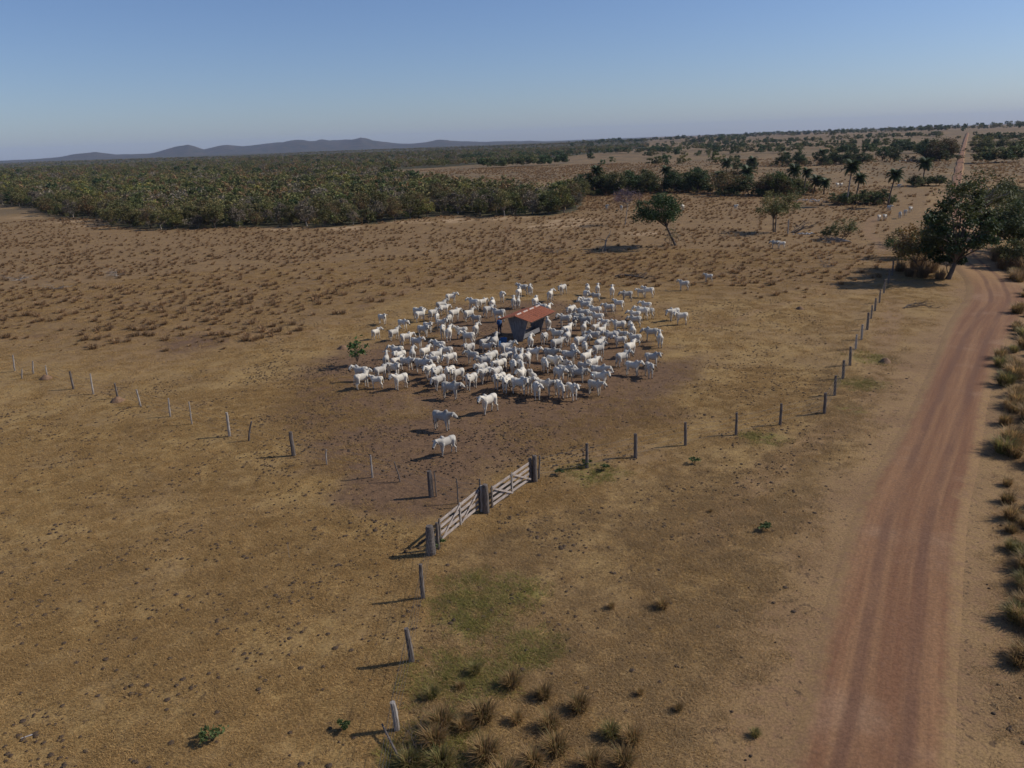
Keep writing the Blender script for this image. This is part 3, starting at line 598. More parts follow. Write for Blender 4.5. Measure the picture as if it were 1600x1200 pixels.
special('round_tree', (1208, 363), 'olive round-crowned tree with two stems left of fallen branches', seed=14, H=7.3, crown_r=3.9, crown_h=4.9, base_h=2.2, nclump=60, nleaf=4600, leaf=0.17, clump=(.15, .28), pal=OLIVE + GREEN[:1], bark=BARK, offs=(0.7, 0), stems=2, trunk_r=0.13, sparse=.3)
special('flowering_tree', (977, 351), 'slender leafless tree with hazy purple crown beyond the herd', seed=15, H=7.2, crown_r=2.5, crown_h=3.4, base_h=3.7, nclump=44, nleaf=2400, leaf=0.12, pal=[(0.20, 0.14, 0.18), (0.17, 0.125, 0.15), (0.16, 0.12, 0.12)], bark=PALEBARK, trunk_r=0.10, sparse=.5)
special('yellow_green_bush', (1215, 306), 'bright yellow-green bush among the dark trees left of palms', 'bush', seed=16, H=6.5, crown_r=2.7, crown_h=5.2, base_h=0.8, nclump=34, nleaf=2200, leaf=0.22, pal=[(0.14, 0.15, 0.03), (0.11, 0.13, 0.03)], bark=BARK, stems=2)
special('upright_shrub', (1318, 375), 'sparse upright shrub beside the fallen log at right', 'shrub', seed=17, H=4.4, crown_r=2.0, crown_h=3.6, base_h=0.5, nclump=30, nleaf=1500, leaf=0.13, pal=OLIVE + GREEN, bark=BARK, stems=5, trunk_r=0.05, sparse=.4)
special('upright_shrub', (1296, 374), 'low dark green shrub left of the sparse upright shrub', 'shrub', seed=18, H=2.4, crown_r=1.5, crown_h=1.9, base_h=0.3, nclump=20, nleaf=1200, leaf=0.12, pal=GREEN, bark=BARK, stems=3, trunk_r=0.05)
special('green_sapling', (553, 572), 'bright green leafy sapling standing at the left flank of the herd', 'sapling', seed=19, H=2.6, crown_r=0.85, crown_h=2.5, base_h=0.15, nclump=22, nleaf=300, leaf=0.15, pal=[(0.07, 0.14, 0.03), (0.12, 0.19, 0.06), (0.05, 0.10, 0.025)], bark=BARK, offs=(0.3, 0), trunk_r=0.03)
for i, (u, v, h, lb) in enumerate([(330, 1160, .42, 'small green weed casting a shadow in the lower left pasture'), (688, 855, .35, 'green weed at the foot of the thick left gate post'), (917, 728, .35, 'green weed at the first post right of the gate'), (875, 742, .3, 'small weed left of the first post right of the gate'), (945, 735, .3, 'small weed right of the first post right of the gate'), (1085, 725, .35, 'grey-green weed below the right-hand fence'), (1195, 830, .4, 'dark green weed alone in the middle of the right paddock'), (540, 1140, .2, 'small weed beside the lowest fence post shadow')]):
    special('weed', (u, v), lb, 'weed', seed=100 + i, H=h, crown_r=h * .9, crown_h=h * .8, base_h=h * .15, nclump=10, nleaf=150, leaf=0.07, pal=[(0.07, 0.10, 0.03), (0.10, 0.125, 0.04)], bark=BARK, trunk_r=0.01)

# ------------------------------------------------------------------ grass tussocks
def tuft_mesh(name, seed, h, r, n, pal, w=0.012, segs=2):
    rg = np.random.default_rng(seed); V = []; Fc = []; K = []; pal = np.array(pal)
    for i in range(n):
        a = rg.uniform(0, 2 * math.pi); q = r * 0.45 * math.sqrt(rg.random()); p = np.array([q * math.cos(a), q * math.sin(a), -0.02])
        L = h * rg.uniform(0.3, 1.2); out = rg.uniform(0.1, 1.15) * r; a2 = a + rg.normal() * 0.5; d = np.array([math.cos(a2), math.sin(a2), 0]); sd = np.array([-d[1], d[0], 0]) * w * rg.uniform(.7, 1.5)
        k = pal[rg.integers(len(pal))] * rg.uniform(0.7, 1.3); b = len(V)
        m = p + d * out * 0.35 + np.array([0, 0, L * 0.62]); t = p + d * out + np.array([0, 0, L * rg.uniform(0.75, 1.0)])
        V += [p - sd, p + sd, m - sd * .8, m + sd * .8, t]; Fc += [(b, b + 1, b + 3, b + 2), (b + 2, b + 3, b + 4)]; K += [k * .9, k * .9, k, k, k * 1.05]
    return mesh(name, V, Fc, GRASS, K)
STRAW = [(0.33, 0.22, 0.10), (0.27, 0.175, 0.08), (0.23, 0.155, 0.075)]
TAWNY = [(0.34, 0.205, 0.10), (0.28, 0.17, 0.088), (0.39, 0.25, 0.12), (0.23, 0.15, 0.08)]
MIXG = [(0.42, 0.265, 0.115), (0.36, 0.225, 0.095), (0.29, 0.19, 0.078), (0.20, 0.16, 0.06), (0.33, 0.20, 0.09)]
GTUFT = [(0.17, 0.165, 0.05), (0.22, 0.185, 0.065), (0.30, 0.21, 0.085)]
big = [tuft_mesh('tussock_big%d' % i, 200 + i, 0.68, 0.52, 420, MIXG if i != 2 else GTUFT, 0.011) for i in range(4)]
tawny = [tuft_mesh('tussock_field%d' % i, 210 + i, 0.40, 0.42, 80, TAWNY, 0.02) for i in range(5)]
reed = [tuft_mesh('reed%d' % i, 220 + i, 2.0, 1.5, 420, [(0.30, 0.195, 0.10), (0.24, 0.155, 0.085), (0.20, 0.14, 0.075)], 0.02) for i in range(2)]
def tuft(u, v, sc, me, label, group='grass tussocks in the near paddock', name='grass_tussock', cat='tussock', zs=1.0):
    p = gp(u, v); o = link(name, me, None, p, random.Random(int(u * 3 + v)).uniform(0, 6.28), (sc, sc, sc * zs)); tag(o, label, cat, group)
near = [(955, 950, .45, 0), (800, 1072, 1.0, 1), (742, 1052, .7, 2), (850, 1090, .85, 0), (755, 1125, 1.15, 3), (905, 1110, 1.0, 0), (860, 1138, 1.0, 1), (808, 1128, .7, 3), (675, 1090, .7, 2), (690, 1135, 1.1, 1), (680, 1165, 1.1, 3), (725, 1140, .75, 0), (760, 1185, 1.2, 3), (870, 1175, 1.1, 1), (925, 1200, .95, 0), (955, 1150, .8, 2), (988, 1160, .9, 0), (975, 1195, 1.0, 1), (835, 1195, .9, 3), (690, 1200, 1.1, 2), (1035, 950, .75, 3), (1110, 800, .3, 0), (720, 1075, .4, 1), (1000, 1085, .4, 3), (1060, 1110, .45, 0), (640, 1200, 1.0, 2), (790, 1225, 1.2, 1), (1180, 1150, .45, 2)]
tone = ['olive', 'brownish', 'green', 'straw-tipped']
for i, (u, v, s, k) in enumerate(sorted(near, key=lambda t: t[0])):
    sz = 'large' if s >= 1.0 else 'medium' if s >= .65 else 'small'
    tuft(u, v, s * .84, big[k], '%s %s grass tussock, number %s from the left in the near paddock' % (sz, tone[k], ['one', 'two', 'three', 'four', 'five', 'six', 'seven', 'eight', 'nine', 'ten', 'eleven', 'twelve', 'thirteen', 'fourteen', 'fifteen', 'sixteen', 'seventeen', 'eighteen', 'nineteen', 'twenty', 'twenty-one', 'twenty-two', 'twenty-three', 'twenty-four', 'twenty-five', 'twenty-six', 'twenty-seven', 'twenty-eight'][i]))
rg = random.Random(5)
for i in range(108):                                     # roadside verge on the right
    t = i / 107; v = 400 + 640 * t ** 1.2; edge_u = np.interp(v, [430, 480, 560, 650, 800, 1000, 1200], [1583, 1592, 1562, 1562, 1575, 1590, 1600])
    u = edge_u + rg.uniform(0, 1) ** 1.5 * 90; k = rg.choice((0, 1, 3, 3, 2))
    tuft(u, v, rg.uniform(.7, 1.35) * (1.25 if v < 750 else .8), big[k], '%s tussock on the verge right of the dirt road' % tone[k], 'tussocks along the right verge')
for i, (u, v, s, lb) in enumerate([(1432, 420, 1.0, 'tall dry reed clump under the orange-tinged bush'), (1455, 425, .9, 'tall dry reed clump just left of the big tree trunk'), (1420, 432, .6, 'low dry reed clump by the fence under the bushes'), (1560, 408, 1.15, 'tall dry reed clump right of the road bend, left one'), (1580, 416, 1.1, 'tall dry reed clump right of the road bend, middle one'), (1598, 425, 1.0, 'tall dry reed clump right of the road bend, right one'), (1440, 434, .8, 'pale dry reed clump in front of the orange-tinged bush'), (1468, 436, .65, 'low dry reed clump at the foot of the big tree'), (1406, 424, .7, 'dry reed clump at the fence under the brownish bush'), (1590, 440, .8, 'low dry reed clump at the right edge above the verge'), (1568, 422, .9, 'leaning dry reed clump nearest the road bend')]):
    tuft(u, v, s, reed[i % 2], lb, None, 'reed_clump', 'reeds')
# tussocks of the brown field: largest ones singly, the rest as stuff
x, y = sample_sector(85000, 62, 268, -0.72, 0.5)
u, v = pj(x, y, 0)
bw = sstep(-3, 16, y - np.interp(u, [0, 400, 560, 700, 1000, 1200, 1400], [66, 68, 80, 94, 90, 80, 90])) * (u < 1390) * (1 - forest_mask(x, y))
bw = bw * (0.12 + 0.88 * sstep(.25, .7, .6 * vnoise(x / 16, y / 11, 12) + .4 * vnoise(x / 5, y / 5, 13))) * (1 - 0.45 * sstep(120, 190, y))
fence_r = np.array([gp(*p)[:2] for p in [(1288, 645), (1338, 545), (1378, 470), (1405, 420), (1425, 390)]])
bw *= (dist_poly(x, y, [tuple(p) for p in path_g]) > 1.0)
k = rng.random(len(x)) < bw * 0.8; x, y, u, v = x[k], y[k], u[k], v[k]; k = thin(x, y, 0.75); x, y, u, v = x[k], y[k], u[k], v[k]
sz = rng.uniform(.32, 1.2, len(x)) ** 1.6
vis = (u > 5) & (u < 1590); score = np.where(vis, sz * ppm(x, y), 0); o_ = np.argsort(-score); top, rest = o_[:160], o_[160:]
def field_where(uu):
    return 'in the far left part' if uu < 250 else 'in the left part' if uu < 550 else 'behind the herd' if uu < 1050 else 'right of the herd'
for i in top:
    kd = int(rng.integers(5)); o = link('grass_tussock', tawny[kd], None, (x[i], y[i], float(T(x[i], y[i]))), rng.uniform(0, 6.28), float(sz[i] * 1.1))
    tag(o, 'tawny dry tussock %s of the brown field' % field_where(u[i]), 'tussock', 'tussocks ' + field_where(u[i]))
def coll(name, meshes):
    c = bpy.data.collections.new(name)
    for m in meshes: c.objects.link(bpy.data.objects.new(name + '_shape', m))
    return c
n = len(rest); scatter('field_tussocks', np.stack([x[rest], y[rest], T(x[rest], y[rest])], 1), rng.uniform(0, 6.28, n), sz[rest], rng.integers(0, 5, n), coll('field_tussock', tawny), 'countless tawny tussocks covering the brown field')

# rough grass of the far fields
x, y = sample_sector(16000, 200, 560, -0.12, 0.68); k = (~forest_mask(x, y)) & (dist_poly(x, y, road_g) > 4) & (rng.random(len(x)) < .25 + .75 * sstep(.35, .65, vnoise(x / 30, y / 60, 41))); x, y = x[k], y[k]; n = len(x)
scatter('far_rough_grass', np.stack([x, y, T(x, y) - .03], 1), rng.uniform(0, 6.28, n), rng.uniform(.7, 1.9, n), rng.integers(0, 5, n), coll('far_tussock', tawny), 'rough tawny grass over the far fields')
# short dry grass cover
def patch_mesh(name, seed, n, r, h, pal, w):
    rg = np.random.default_rng(seed); pal = np.array(pal); a = rg.uniform(0, 6.28, n); q = r * np.sqrt(rg.random(n)); P = np.stack([q * np.cos(a), q * np.sin(a), np.full(n, -.01)], 1)
    d = rg.normal(size=(n, 2)) * 1.5; L = h * rg.uniform(.4, 1.2, n); tip = P + np.stack([d[:, 0] * L, d[:, 1] * L, L], 1); sd = np.stack([-d[:, 1], d[:, 0], np.zeros(n)], 1); sd = sd / (np.linalg.norm(sd, axis=1)[:, None] + 1e-6) * w
    V = np.stack([P - sd, P + sd, tip], 1).reshape(-1, 3); K = np.repeat(pal[rg.integers(len(pal), size=n)] * rg.uniform(.75, 1.25, (n, 1)), 3, 0)
    return mesh(name, V, np.arange(3 * n).reshape(-1, 3), GRASS, K)
cover = [patch_mesh('short_grass%d' % i, 300 + i, 60, 0.34, 0.07, [(0.50, 0.325, 0.13), (0.43, 0.272, 0.108), (0.36, 0.228, 0.094)], 0.008) for i in range(3)] + [patch_mesh('short_grass_dull', 304, 60, .34, .08, [(0.47, 0.315, 0.15), (0.39, 0.262, 0.125), (0.33, 0.225, 0.11)], 0.008)] + [patch_mesh('short_grass_green', 305, 70, .3, .11, [(0.27, 0.23, 0.06), (0.32, 0.25, 0.075), (0.20, 0.19, 0.05)], 0.009)]
a1, b1 = sample_sector(42000, 13, 60, -0.74, 0.74); a2, b2 = sample_sector(26000, 60, 125, -0.68, 0.6); a3, b3 = sample_sector(9000, 13, 36, -0.76, 0.76)
x, y = np.concatenate([a1, a2, a3]), np.concatenate([b1, b2, b3]); ss = np.where(np.hypot(x, y) > 60, 1.5, 1.0)
tr = discs(x, y, [(700, 560, 12), (880, 560, 12), (790, 605, 11), (620, 560, 9), (960, 580, 9), (690, 680, 6), (660, 770, 5), (600, 760, 4), (820, 500, 14), (720, 720, 5)])
gr = discs(x, y, [(740, 930, 2.0), (800, 925, 1.8), (745, 970, 1.6), (690, 1060, 1.6), (760, 1055, 1.5), (830, 1010, 1.4), (1345, 600, 1.8), (1362, 560, 2.0), (1190, 685, 1.6), (930, 738, 1.8), (690, 1180, 2)])
dr = dist_poly(x, y, road_g)
keep = (rng.random(len(x)) < (1 - .93 * tr) * sstep(2.4, 5.5, dr) * (0.45 + .55 * sstep(.3, .6, vnoise(x / 3, y / 3, 21))))
x, y, ss, gr, dr = x[keep], y[keep], ss[keep], gr[keep], dr[keep]; n = len(x)
fl = gp(674, 865); dull = (x > np.interp(y, [10, 30, 45, 60], [-4, -3, 18, 25])) & (y < 62)
idx = np.where(rng.random(n) < gr * .5, 4, np.where(dull & (rng.random(n) < .7), 3, rng.integers(0, 3, n)))
scatter('short_dry_grass', np.stack([x, y, T(x, y)], 1), rng.uniform(0, 6.28, n), ss * rng.uniform(.7, 1.3, n), idx, coll('short_grass', cover), 'short cropped straw-coloured grass covering the pasture')

# dung pats and clods
def lump(name, seed, r, h, c):
    rg = np.random.default_rng(seed); V = [(0, 0, h)]; n = 8; K = [c]
    for k_, (q, z) in enumerate(((.55, .8), (1.0, 0.15), (1.05, -.3))):
        for i in range(n):
            a = 6.283 * i / n; qq = r * q * rg.uniform(.75, 1.25); V.append((qq * math.cos(a), qq * math.sin(a), h * z)); K.append(c)
    Fc = [(0, 1 + i, 1 + (i + 1) % n) for i in range(n)] + [(1 + j * n + i, 1 + (j + 1) * n + i, 1 + (j + 1) * n + (i + 1) % n, 1 + j * n + (i + 1) % n) for j in range(2) for i in range(n)]
    return mesh(name, V, Fc, DUNG, K, True)
lumps = [lump('pat%d' % i, 400 + i, r, h, c) for i, (r, h, c) in enumerate([(.13, .06, (.085, .055, .036)), (.09, .05, (.10, .065, .042)), (.16, .05, (.09, .06, .04)), (.07, .06, (.13, .085, .055))])]
a1, b1 = sample_sector(13000, 13, 66, -0.74, 0.1); a2, b2 = sample_sector(12000, 30, 85, -.35, .4); a3, b3 = sample_sector(1600, 14, 60, .0, .7)
x, y = np.concatenate([a1, a2, a3]), np.concatenate([b1, b2, b3]); k = (rng.random(len(x)) < .15 + .85 * sstep(.42, .7, vnoise(x / 2.2, y / 2.2, 31))) & (dist_poly(x, y, road_g) > 3); x, y = x[k], y[k]; n = len(x)
scatter('dung_and_clods', np.stack([x, y, T(x, y) + .02], 1), rng.uniform(0, 6.28, n), rng.uniform(.22, .62, n), rng.integers(0, 4, n), coll('pat', lumps), 'dark dung pats and clods strewn over the pasture')

# ------------------------------------------------------------------ fences and gates
def post_mesh(seed, h, r, mat, lean=(0, 0), square=False):
    rg = random.Random(seed); mb = MB(); n = 5 if square else 8
    mb.tube([(0, 0, -.25), (lean[0] * .3, lean[1] * .3, h * .35), (lean[0] * .7 + rg.uniform(-.02, .02), lean[1] * .7, h * .72), (lean[0], lean[1], h)], [r * 1.08, r, r * rg.uniform(.9, 1.02), r * rg.uniform(.78, .95)], n)
    return mb.mesh('post', mat)
def fence(name, posts, label, wires, seed, extra=()):
    """posts: (u_top, v_top, u_base, v_base, radius, material)"""
    P = [gp(p[2], p[3]) for p in posts]; e = empty(name, P[0]); tag(e, label, 'fence'); tops = []
    for i, (p, q) in enumerate(zip(posts, P)):
        zs = np.linspace(.5, 2.4, 150); vv = pj(q[0], q[1], zs)[1]; h = float(zs[np.argmin(abs(vv - p[1]))]); uu = pj(q[0], q[1], h)[0]
        lean = ((p[0] - float(uu)) / ppm(q[0], q[1]), 0); link('post', post_mesh(seed + i, h, p[4], p[5], lean), e, q - P[0]); tops.append((q, h, lean))
    for k in range(wires):
        mb = MB(); zf = (k + 1) / (wires + .35); pts = []
        for j, (q, h, ln) in enumerate(tops):
            a = q - P[0] + np.array([ln[0] * zf, ln[1] * zf - .05, 1.32 * zf])
            if pts: pts.append((pts[-1] + a) / 2 - np.array([0, 0, .04]))
            pts.append(a)
        mb.tube(pts, [.006] * len(pts), 3, cap=False); mb.build('wire', WIRE, e)
    return e
W_, PW = POSTW, PALEPOST
fence('wire_fence', [(20, 555, 23, 580, .06, PW), (34, 576, 34, 592, .05, PW), (51, 564, 52, 584, .06, PW), (71, 571, 74, 589, .05, PW), (109, 581, 115, 608, .08, W_), (141, 584, 146, 616, .06, PW), (179, 599, 184, 622, .07, W_), (213, 609, 220, 635, .06, PW), (263, 623, 266, 651, .06, PW), (295, 628, 300, 663, .045, PW), (354, 645, 359, 682, .085, PW), (393, 659, 388, 689, .06, W_), (454, 675, 459, 712, .12, W_), (510, 704, 510, 726, .04, PW), (579, 712, 582, 746, .05, PW), (616, 720, 626, 753, .035, W_), (670, 734, 674, 776, .13, W_), (678, 734, 682, 776, .03, W_), (713, 746, 716, 787, .035, W_), (749, 747, 752, 790, .05, W_)], 'wire fence of thin pale posts running left from the gates', 4, 500)
fence('wire_fence', [(672, 822, 674, 866, .05, W_), (657, 883, 661, 935, .085, W_), (635, 983, 644, 1034, .10, W_), (613, 1095, 621, 1141, .09, PW), (585, 1235, 596, 1290, .09, W_)], 'wire fence of stout posts running from the gate to the bottom edge', 4, 540)
fence('wire_fence', [(843, 712, 842, 748, .05, W_), (917, 693, 917, 731, .085, W_), (993, 678, 993, 715, .10, W_), (1071, 660, 1071, 696, .085, W_), (1151, 644, 1150, 680, .08, W_), (1221, 629, 1219, 664, .085, W_), (1290, 613, 1288, 646, .10, W_), (1306, 588, 1304, 618, .09, W_), (1319, 563, 1317, 592, .10, W_), (1329, 543, 1328, 571, .10, W_), (1339, 523, 1337, 546, .09, PW), (1348, 507, 1346, 531, .09, PW), (1357, 489, 1355, 515, .11, W_), (1363, 477, 1361, 498, .08, W_), (1369, 465, 1367, 486, .10, W_), (1376, 452, 1374, 473, .08, W_), (1383, 436, 1381, 458, .09, W_), (1390, 420, 1388, 443, .09, W_), (1396, 408, 1394, 430, .10, W_), (1404, 398, 1402, 419, .08, W_)], 'wire fence of dark posts from the gate along the dirt road', 4, 560)
def gate_post(u, vt, vb, r, lb, mat=POSTW, seed=0, nm='gate_post', wind=False):
    q = gp(u, vb); zs = np.linspace(.5, 2.6, 150); h = float(zs[np.argmin(abs(pj(q[0], q[1], zs)[1] - vt))]); e = empty(nm, q); tag(e, lb, 'post')
    mb = MB(); rg = random.Random(seed); R = [r * 1.15, r * 1.05, r * .98, r * .92, r * .8]; n = 12; zz = [-.3, .1, h * .5, h * .93, h]
    for i in range(4): mb.tube([(rg.uniform(-.01, .01), 0, zz[i]), (rg.uniform(-.01, .01), 0, zz[i + 1])], [R[i], R[i + 1]], n, cap=(i == 3))
    shaft = mb.build('shaft', mat, e)
    if wind:
        for k in range(6):
            z0 = .18 + k * .16; m2 = MB(); m2.tube([((r * 1.14) * math.cos(a), (r * 1.14) * math.sin(a), z0 + .02 * math.sin(3 * a)) for a in np.linspace(0, 6.3, 15)], [.007] * 15, 4, cap=False); m2.build('wire_loop', WIRE, shaft)
    return q
gL = gate_post(674, 820, 866, .19, 'thick weathered gate post wound with wire at the near end', seed=1, wind=True); gL2 = gate_post(685, 815, 858, .075, 'slim hanging post beside the thick near gate post', seed=2)
gM = gate_post(760, 755, 801, .15, 'thick dark post between the two gates', seed=3); gM2 = gate_post(754, 757, 799, .10, 'pale split post leaning on the thick post between the gates', PALEPOST, 4)
gR2 = gate_post(829, 715, 752, .10, 'hanging post at the far end of the far gate', seed=5); gR = gate_post(836, 711, 752, .13, 'thick weathered post ending the far gate', seed=6)
def gate(a, b, diag, label, seed):
    a, b = gp(*a), gp(*b); d = b - a; L = float(np.hypot(d[0], d[1])); e = empty('wooden_gate', (a[0], a[1], (a[2] + b[2]) / 2), math.atan2(d[1], d[0])); tag(e, label, 'gate', None); rg = random.Random(seed)
    zs = [.24, .53, .82, 1.12]
    for i, z in enumerate(zs):
        dz = rg.uniform(-.02, .02); MB().beam((0.02, rg.uniform(-.004, .004), z + dz), (L - .02, 0, z + rg.uniform(-.02, .02)), .03, .135).build('rail', GATEW, e)
    for xx, nm, hh in ((.04, 'stile', 1.3), (L / 2, 'stile', 1.27), (L - .04, 'stile', 1.3)): MB().beam((xx, -.045, .14), (xx, -.045, hh), .045, .09, up=(1, 0, 0)).build(nm, GATEW if nm == 'x' else POSTW if xx != L / 2 else PALEPOST, e)
    for x0, x1 in ((.08, L / 2 - .06), (L / 2 + .06, L - .08)):
        z0, z1 = (.22, 1.16) if diag > 0 else (1.16, .22); MB().beam((x0, -.078, z0), (x1, -.078, z1), .025, .085, up=(0, 0, 1)).build('brace', GATEW, e)
gate((687, 851), (749, 799), 1, 'pale wooden gate with rising braces, nearer of the two', 1); gate((768, 798), (829, 753), -1, 'pale wooden gate with falling braces, farther of the two', 2)
b0, b1 = gp(598, 1143), gp(633, 1205); tag(MB().tube([b0 + (0, 0, .28), (b0 + b1) / 2 + (0, 0, .16), b1 + (0, 0, .05)], [.03, .035, .04], 6).build('leaning_stick', POSTW), 'dark stick slanting from the lowest fence post to the ground', 'stick')

# ------------------------------------------------------------------ trough shelter
def shelter():
    fz, ez = 2.45, 2.0
    A = gp(807, 492, fz)[:2]; B = gp(839.5, 479, fz)[:2]; ax = B - A; L = float(np.linalg.norm(ax)); ang = math.atan2(ax[1], ax[0])
    hw = 1.68; e = empty('trough_shelter', (A[0], A[1], float(T(A[0], A[1])) - .06), ang); tag(e, 'open trough shelter with red tiled gable roof amid the herd', 'shelter')
    # roof slopes: rows of curved tiles
    for sgn in (-1, 1):
        V = []; Fc = []; nr = 7; na = int(L / 0.045); x0, x1 = -.42, L + .42
        for r_ in range(nr):
            b = len(V)
            for end in (0, 1):
                t = (r_ + end) / nr; yy = sgn * hw * t; zz = fz - (fz - ez) * t + (.035 if end else .0)
                for i in range(na + 1):
                    xx = x0 + (x1 - x0) * i / na; V.append((xx, yy, zz + .035 * abs(math.sin(xx * math.pi / .22))))
            for i in range(na): Fc.append((b + i, b + i + 1, b + na + 2 + i, b + na + 1 + i))
        m = mesh('roof_slope', V, Fc if sgn < 0 else [f[::-1] for f in Fc], TILE); o = link('roof_slope', m, e); slope = o; so = o.modifiers.new('thick', 'SOLIDIFY'); so.thickness = .025
    n = int(L / .36)
    for i in range(n + 1):
        c = MB(); x0 = -.38 + i * (L + .74) / (n + 1); c.tube([(x0, 0, fz + .03), (x0 + (L + .74) / (n + 1) - .03, 0, fz + .045)], [.085, .10], 8); c.build('ridge_cap', MORTAR if i % 3 else TILE, slope)
    for sgn in (-1, 1):
        MB().beam((-.2, sgn * hw * .93, ez - .01), (L + .2, sgn * hw * .93, ez - .01), .07, .10).build('eave_beam', TIMBER, e)
    # V-shaped end walls made of boards
    for xe in (.22, L - .22):
        nb = 7
        for i in range(nb):
            t0, t1 = -1 + 2 * i / nb, -1 + 2 * (i + 1) / nb - .02; top, bot = 1.02, .40; mb = MB(); V = []
            for dx in (-.03, .03):
                for t, w, z in ((t0, bot, .0), (t1, bot, .0), (t1, top, None), (t0, top, None)):
                    yy = t * w; V.append((xe + dx + .006 * (i % 2), yy, z if z is not None else fz - .09 - (fz - ez) / hw * abs(yy)))
            mb.add(V, [(3, 2, 1, 0), (4, 5, 6, 7), (0, 1, 5, 4), (1, 2, 6, 5), (2, 3, 7, 6), (3, 0, 4, 7)]); mb.build('wall_board', PLANK, e)
    MB().beam((.1, 0, fz - .10), (L - .1, 0, fz - .10), .08, .12).build('ridge_beam', TIMBER, e)
    tr = MB()
    for sgn in (-1, 1): tr.beam((.26, sgn * .30, .42), (L - .26, sgn * .36, .42), .05, .40)
    tr.beam((.26, 0, .22), (L - .26, 0, .22), .56, .05); tr.build('feed_trough', PLANK, e)
    for xe in (L * .33, L * .66): MB().beam((xe, 0, 0), (xe, 0, .2), .5, .12, up=(1, 0, 0)).build('trough_foot', TIMBER, e)
    return A, ang, L
SH_A, SH_ang, SH_L = shelter()

# ------------------------------------------------------------------ continuous bodies from distance fields
def surface_nets(Fd, org, h):
    S = Fd < 0; nx, ny, nz = Fd.shape
    corners = [(i, j, k) for i in (0, 1) for j in (0, 1) for k in (0, 1)]
    sl = lambda c: tuple(slice(c[a], Fd.shape[a] - 1 + c[a]) for a in range(3))
    cnt = sum(S[sl(c)].astype(int) for c in corners); act = (cnt > 0) & (cnt < 8)
    ids = -np.ones(act.shape, int); cells = np.argwhere(act); ids[act] = np.arange(len(cells))
    acc = np.zeros((len(cells), 3)); num = np.zeros(len(cells))
    for c in corners:
        for a in range(3):
            if c[a]: continue
            d = list(c); d[a] = 1
            f0 = Fd[tuple((cells + c).T)]; f1 = Fd[tuple((cells + d).T)]; m = (f0 < 0) != (f1 < 0)
            t = np.where(m, f0 / (f0 - f1 + 1e-12), 0); p = np.array(c, float) + np.zeros((len(cells), 3)); p[:, a] += t
            acc += p * m[:, None]; num += m
    V = org + h * (cells + acc / num[:, None]); Q = []
    for a in range(3):
        b, c = (a + 1) % 3, (a + 2) % 3
        lo = [slice(1, n - 1) for n in Fd.shape]; lo[a] = slice(0, Fd.shape[a] - 1); hi = list(lo); hi[a] = slice(1, Fd.shape[a])
        s0, s1 = S[tuple(lo)], S[tuple(hi)]; E_ = np.argwhere(s0 != s1); off = np.ones(3, int); off[a] = 0
        inside = s0[tuple(E_.T)]; E_ = E_ + off
        def cid(db, dc):
            q = E_.copy(); q[:, b] -= db; q[:, c] -= dc; return ids[tuple(q.T)]
        q = np.stack([cid(1, 1), cid(0, 1), cid(0, 0), cid(1, 0)], 1); q[~inside] = q[~inside][:, ::-1]; Q.append(q)
    return V, np.vstack(Q)
def body(prims, lo, hi, h, kmix=.05):
    """prims: (a, b, ra, rb, colour, squash_y) round cones, smoothly united; returns verts, quads, colours"""
    ax = [np.arange(lo[i], hi[i] + h, h) for i in range(3)]; G = np.meshgrid(*ax, indexing='ij'); X = np.stack(G, -1).astype(np.float32)
    def dist(P, p):
        a, b, ra, rb = np.array(p[0], np.float32), np.array(p[1], np.float32), p[2], p[3]; sq = p[5] if len(p) > 5 else 1.0
        ap = P - a; ba = b - a; ap = ap * np.array([1, sq, 1], np.float32); ba = ba * np.array([1, sq, 1], np.float32)
        t = np.clip((ap @ ba) / (ba @ ba + 1e-9), 0, 1); return (np.linalg.norm(ap - t[..., None] * ba, axis=-1) - (ra + (rb - ra) * t)) / max(1, sq * .9)
    D = None
    for p in prims:
        d = dist(X, p)
        if D is None: D = d; continue
        k = p[6] if len(p) > 6 else kmix
        hh = np.clip(.5 + .5 * (D - d) / k, 0, 1); D = D * (1 - hh) + d * hh - k * hh * (1 - hh)
    V, Q = surface_nets(D, np.array([a[0] for a in ax]), h)
    DD = np.stack([dist(V.astype(np.float32), p) for p in prims], 1); best = DD.argmin(1); Kc = np.array([p[4] for p in prims])[best]
    V[:, 2] -= V[:, 2].min(); return V, Q, Kc
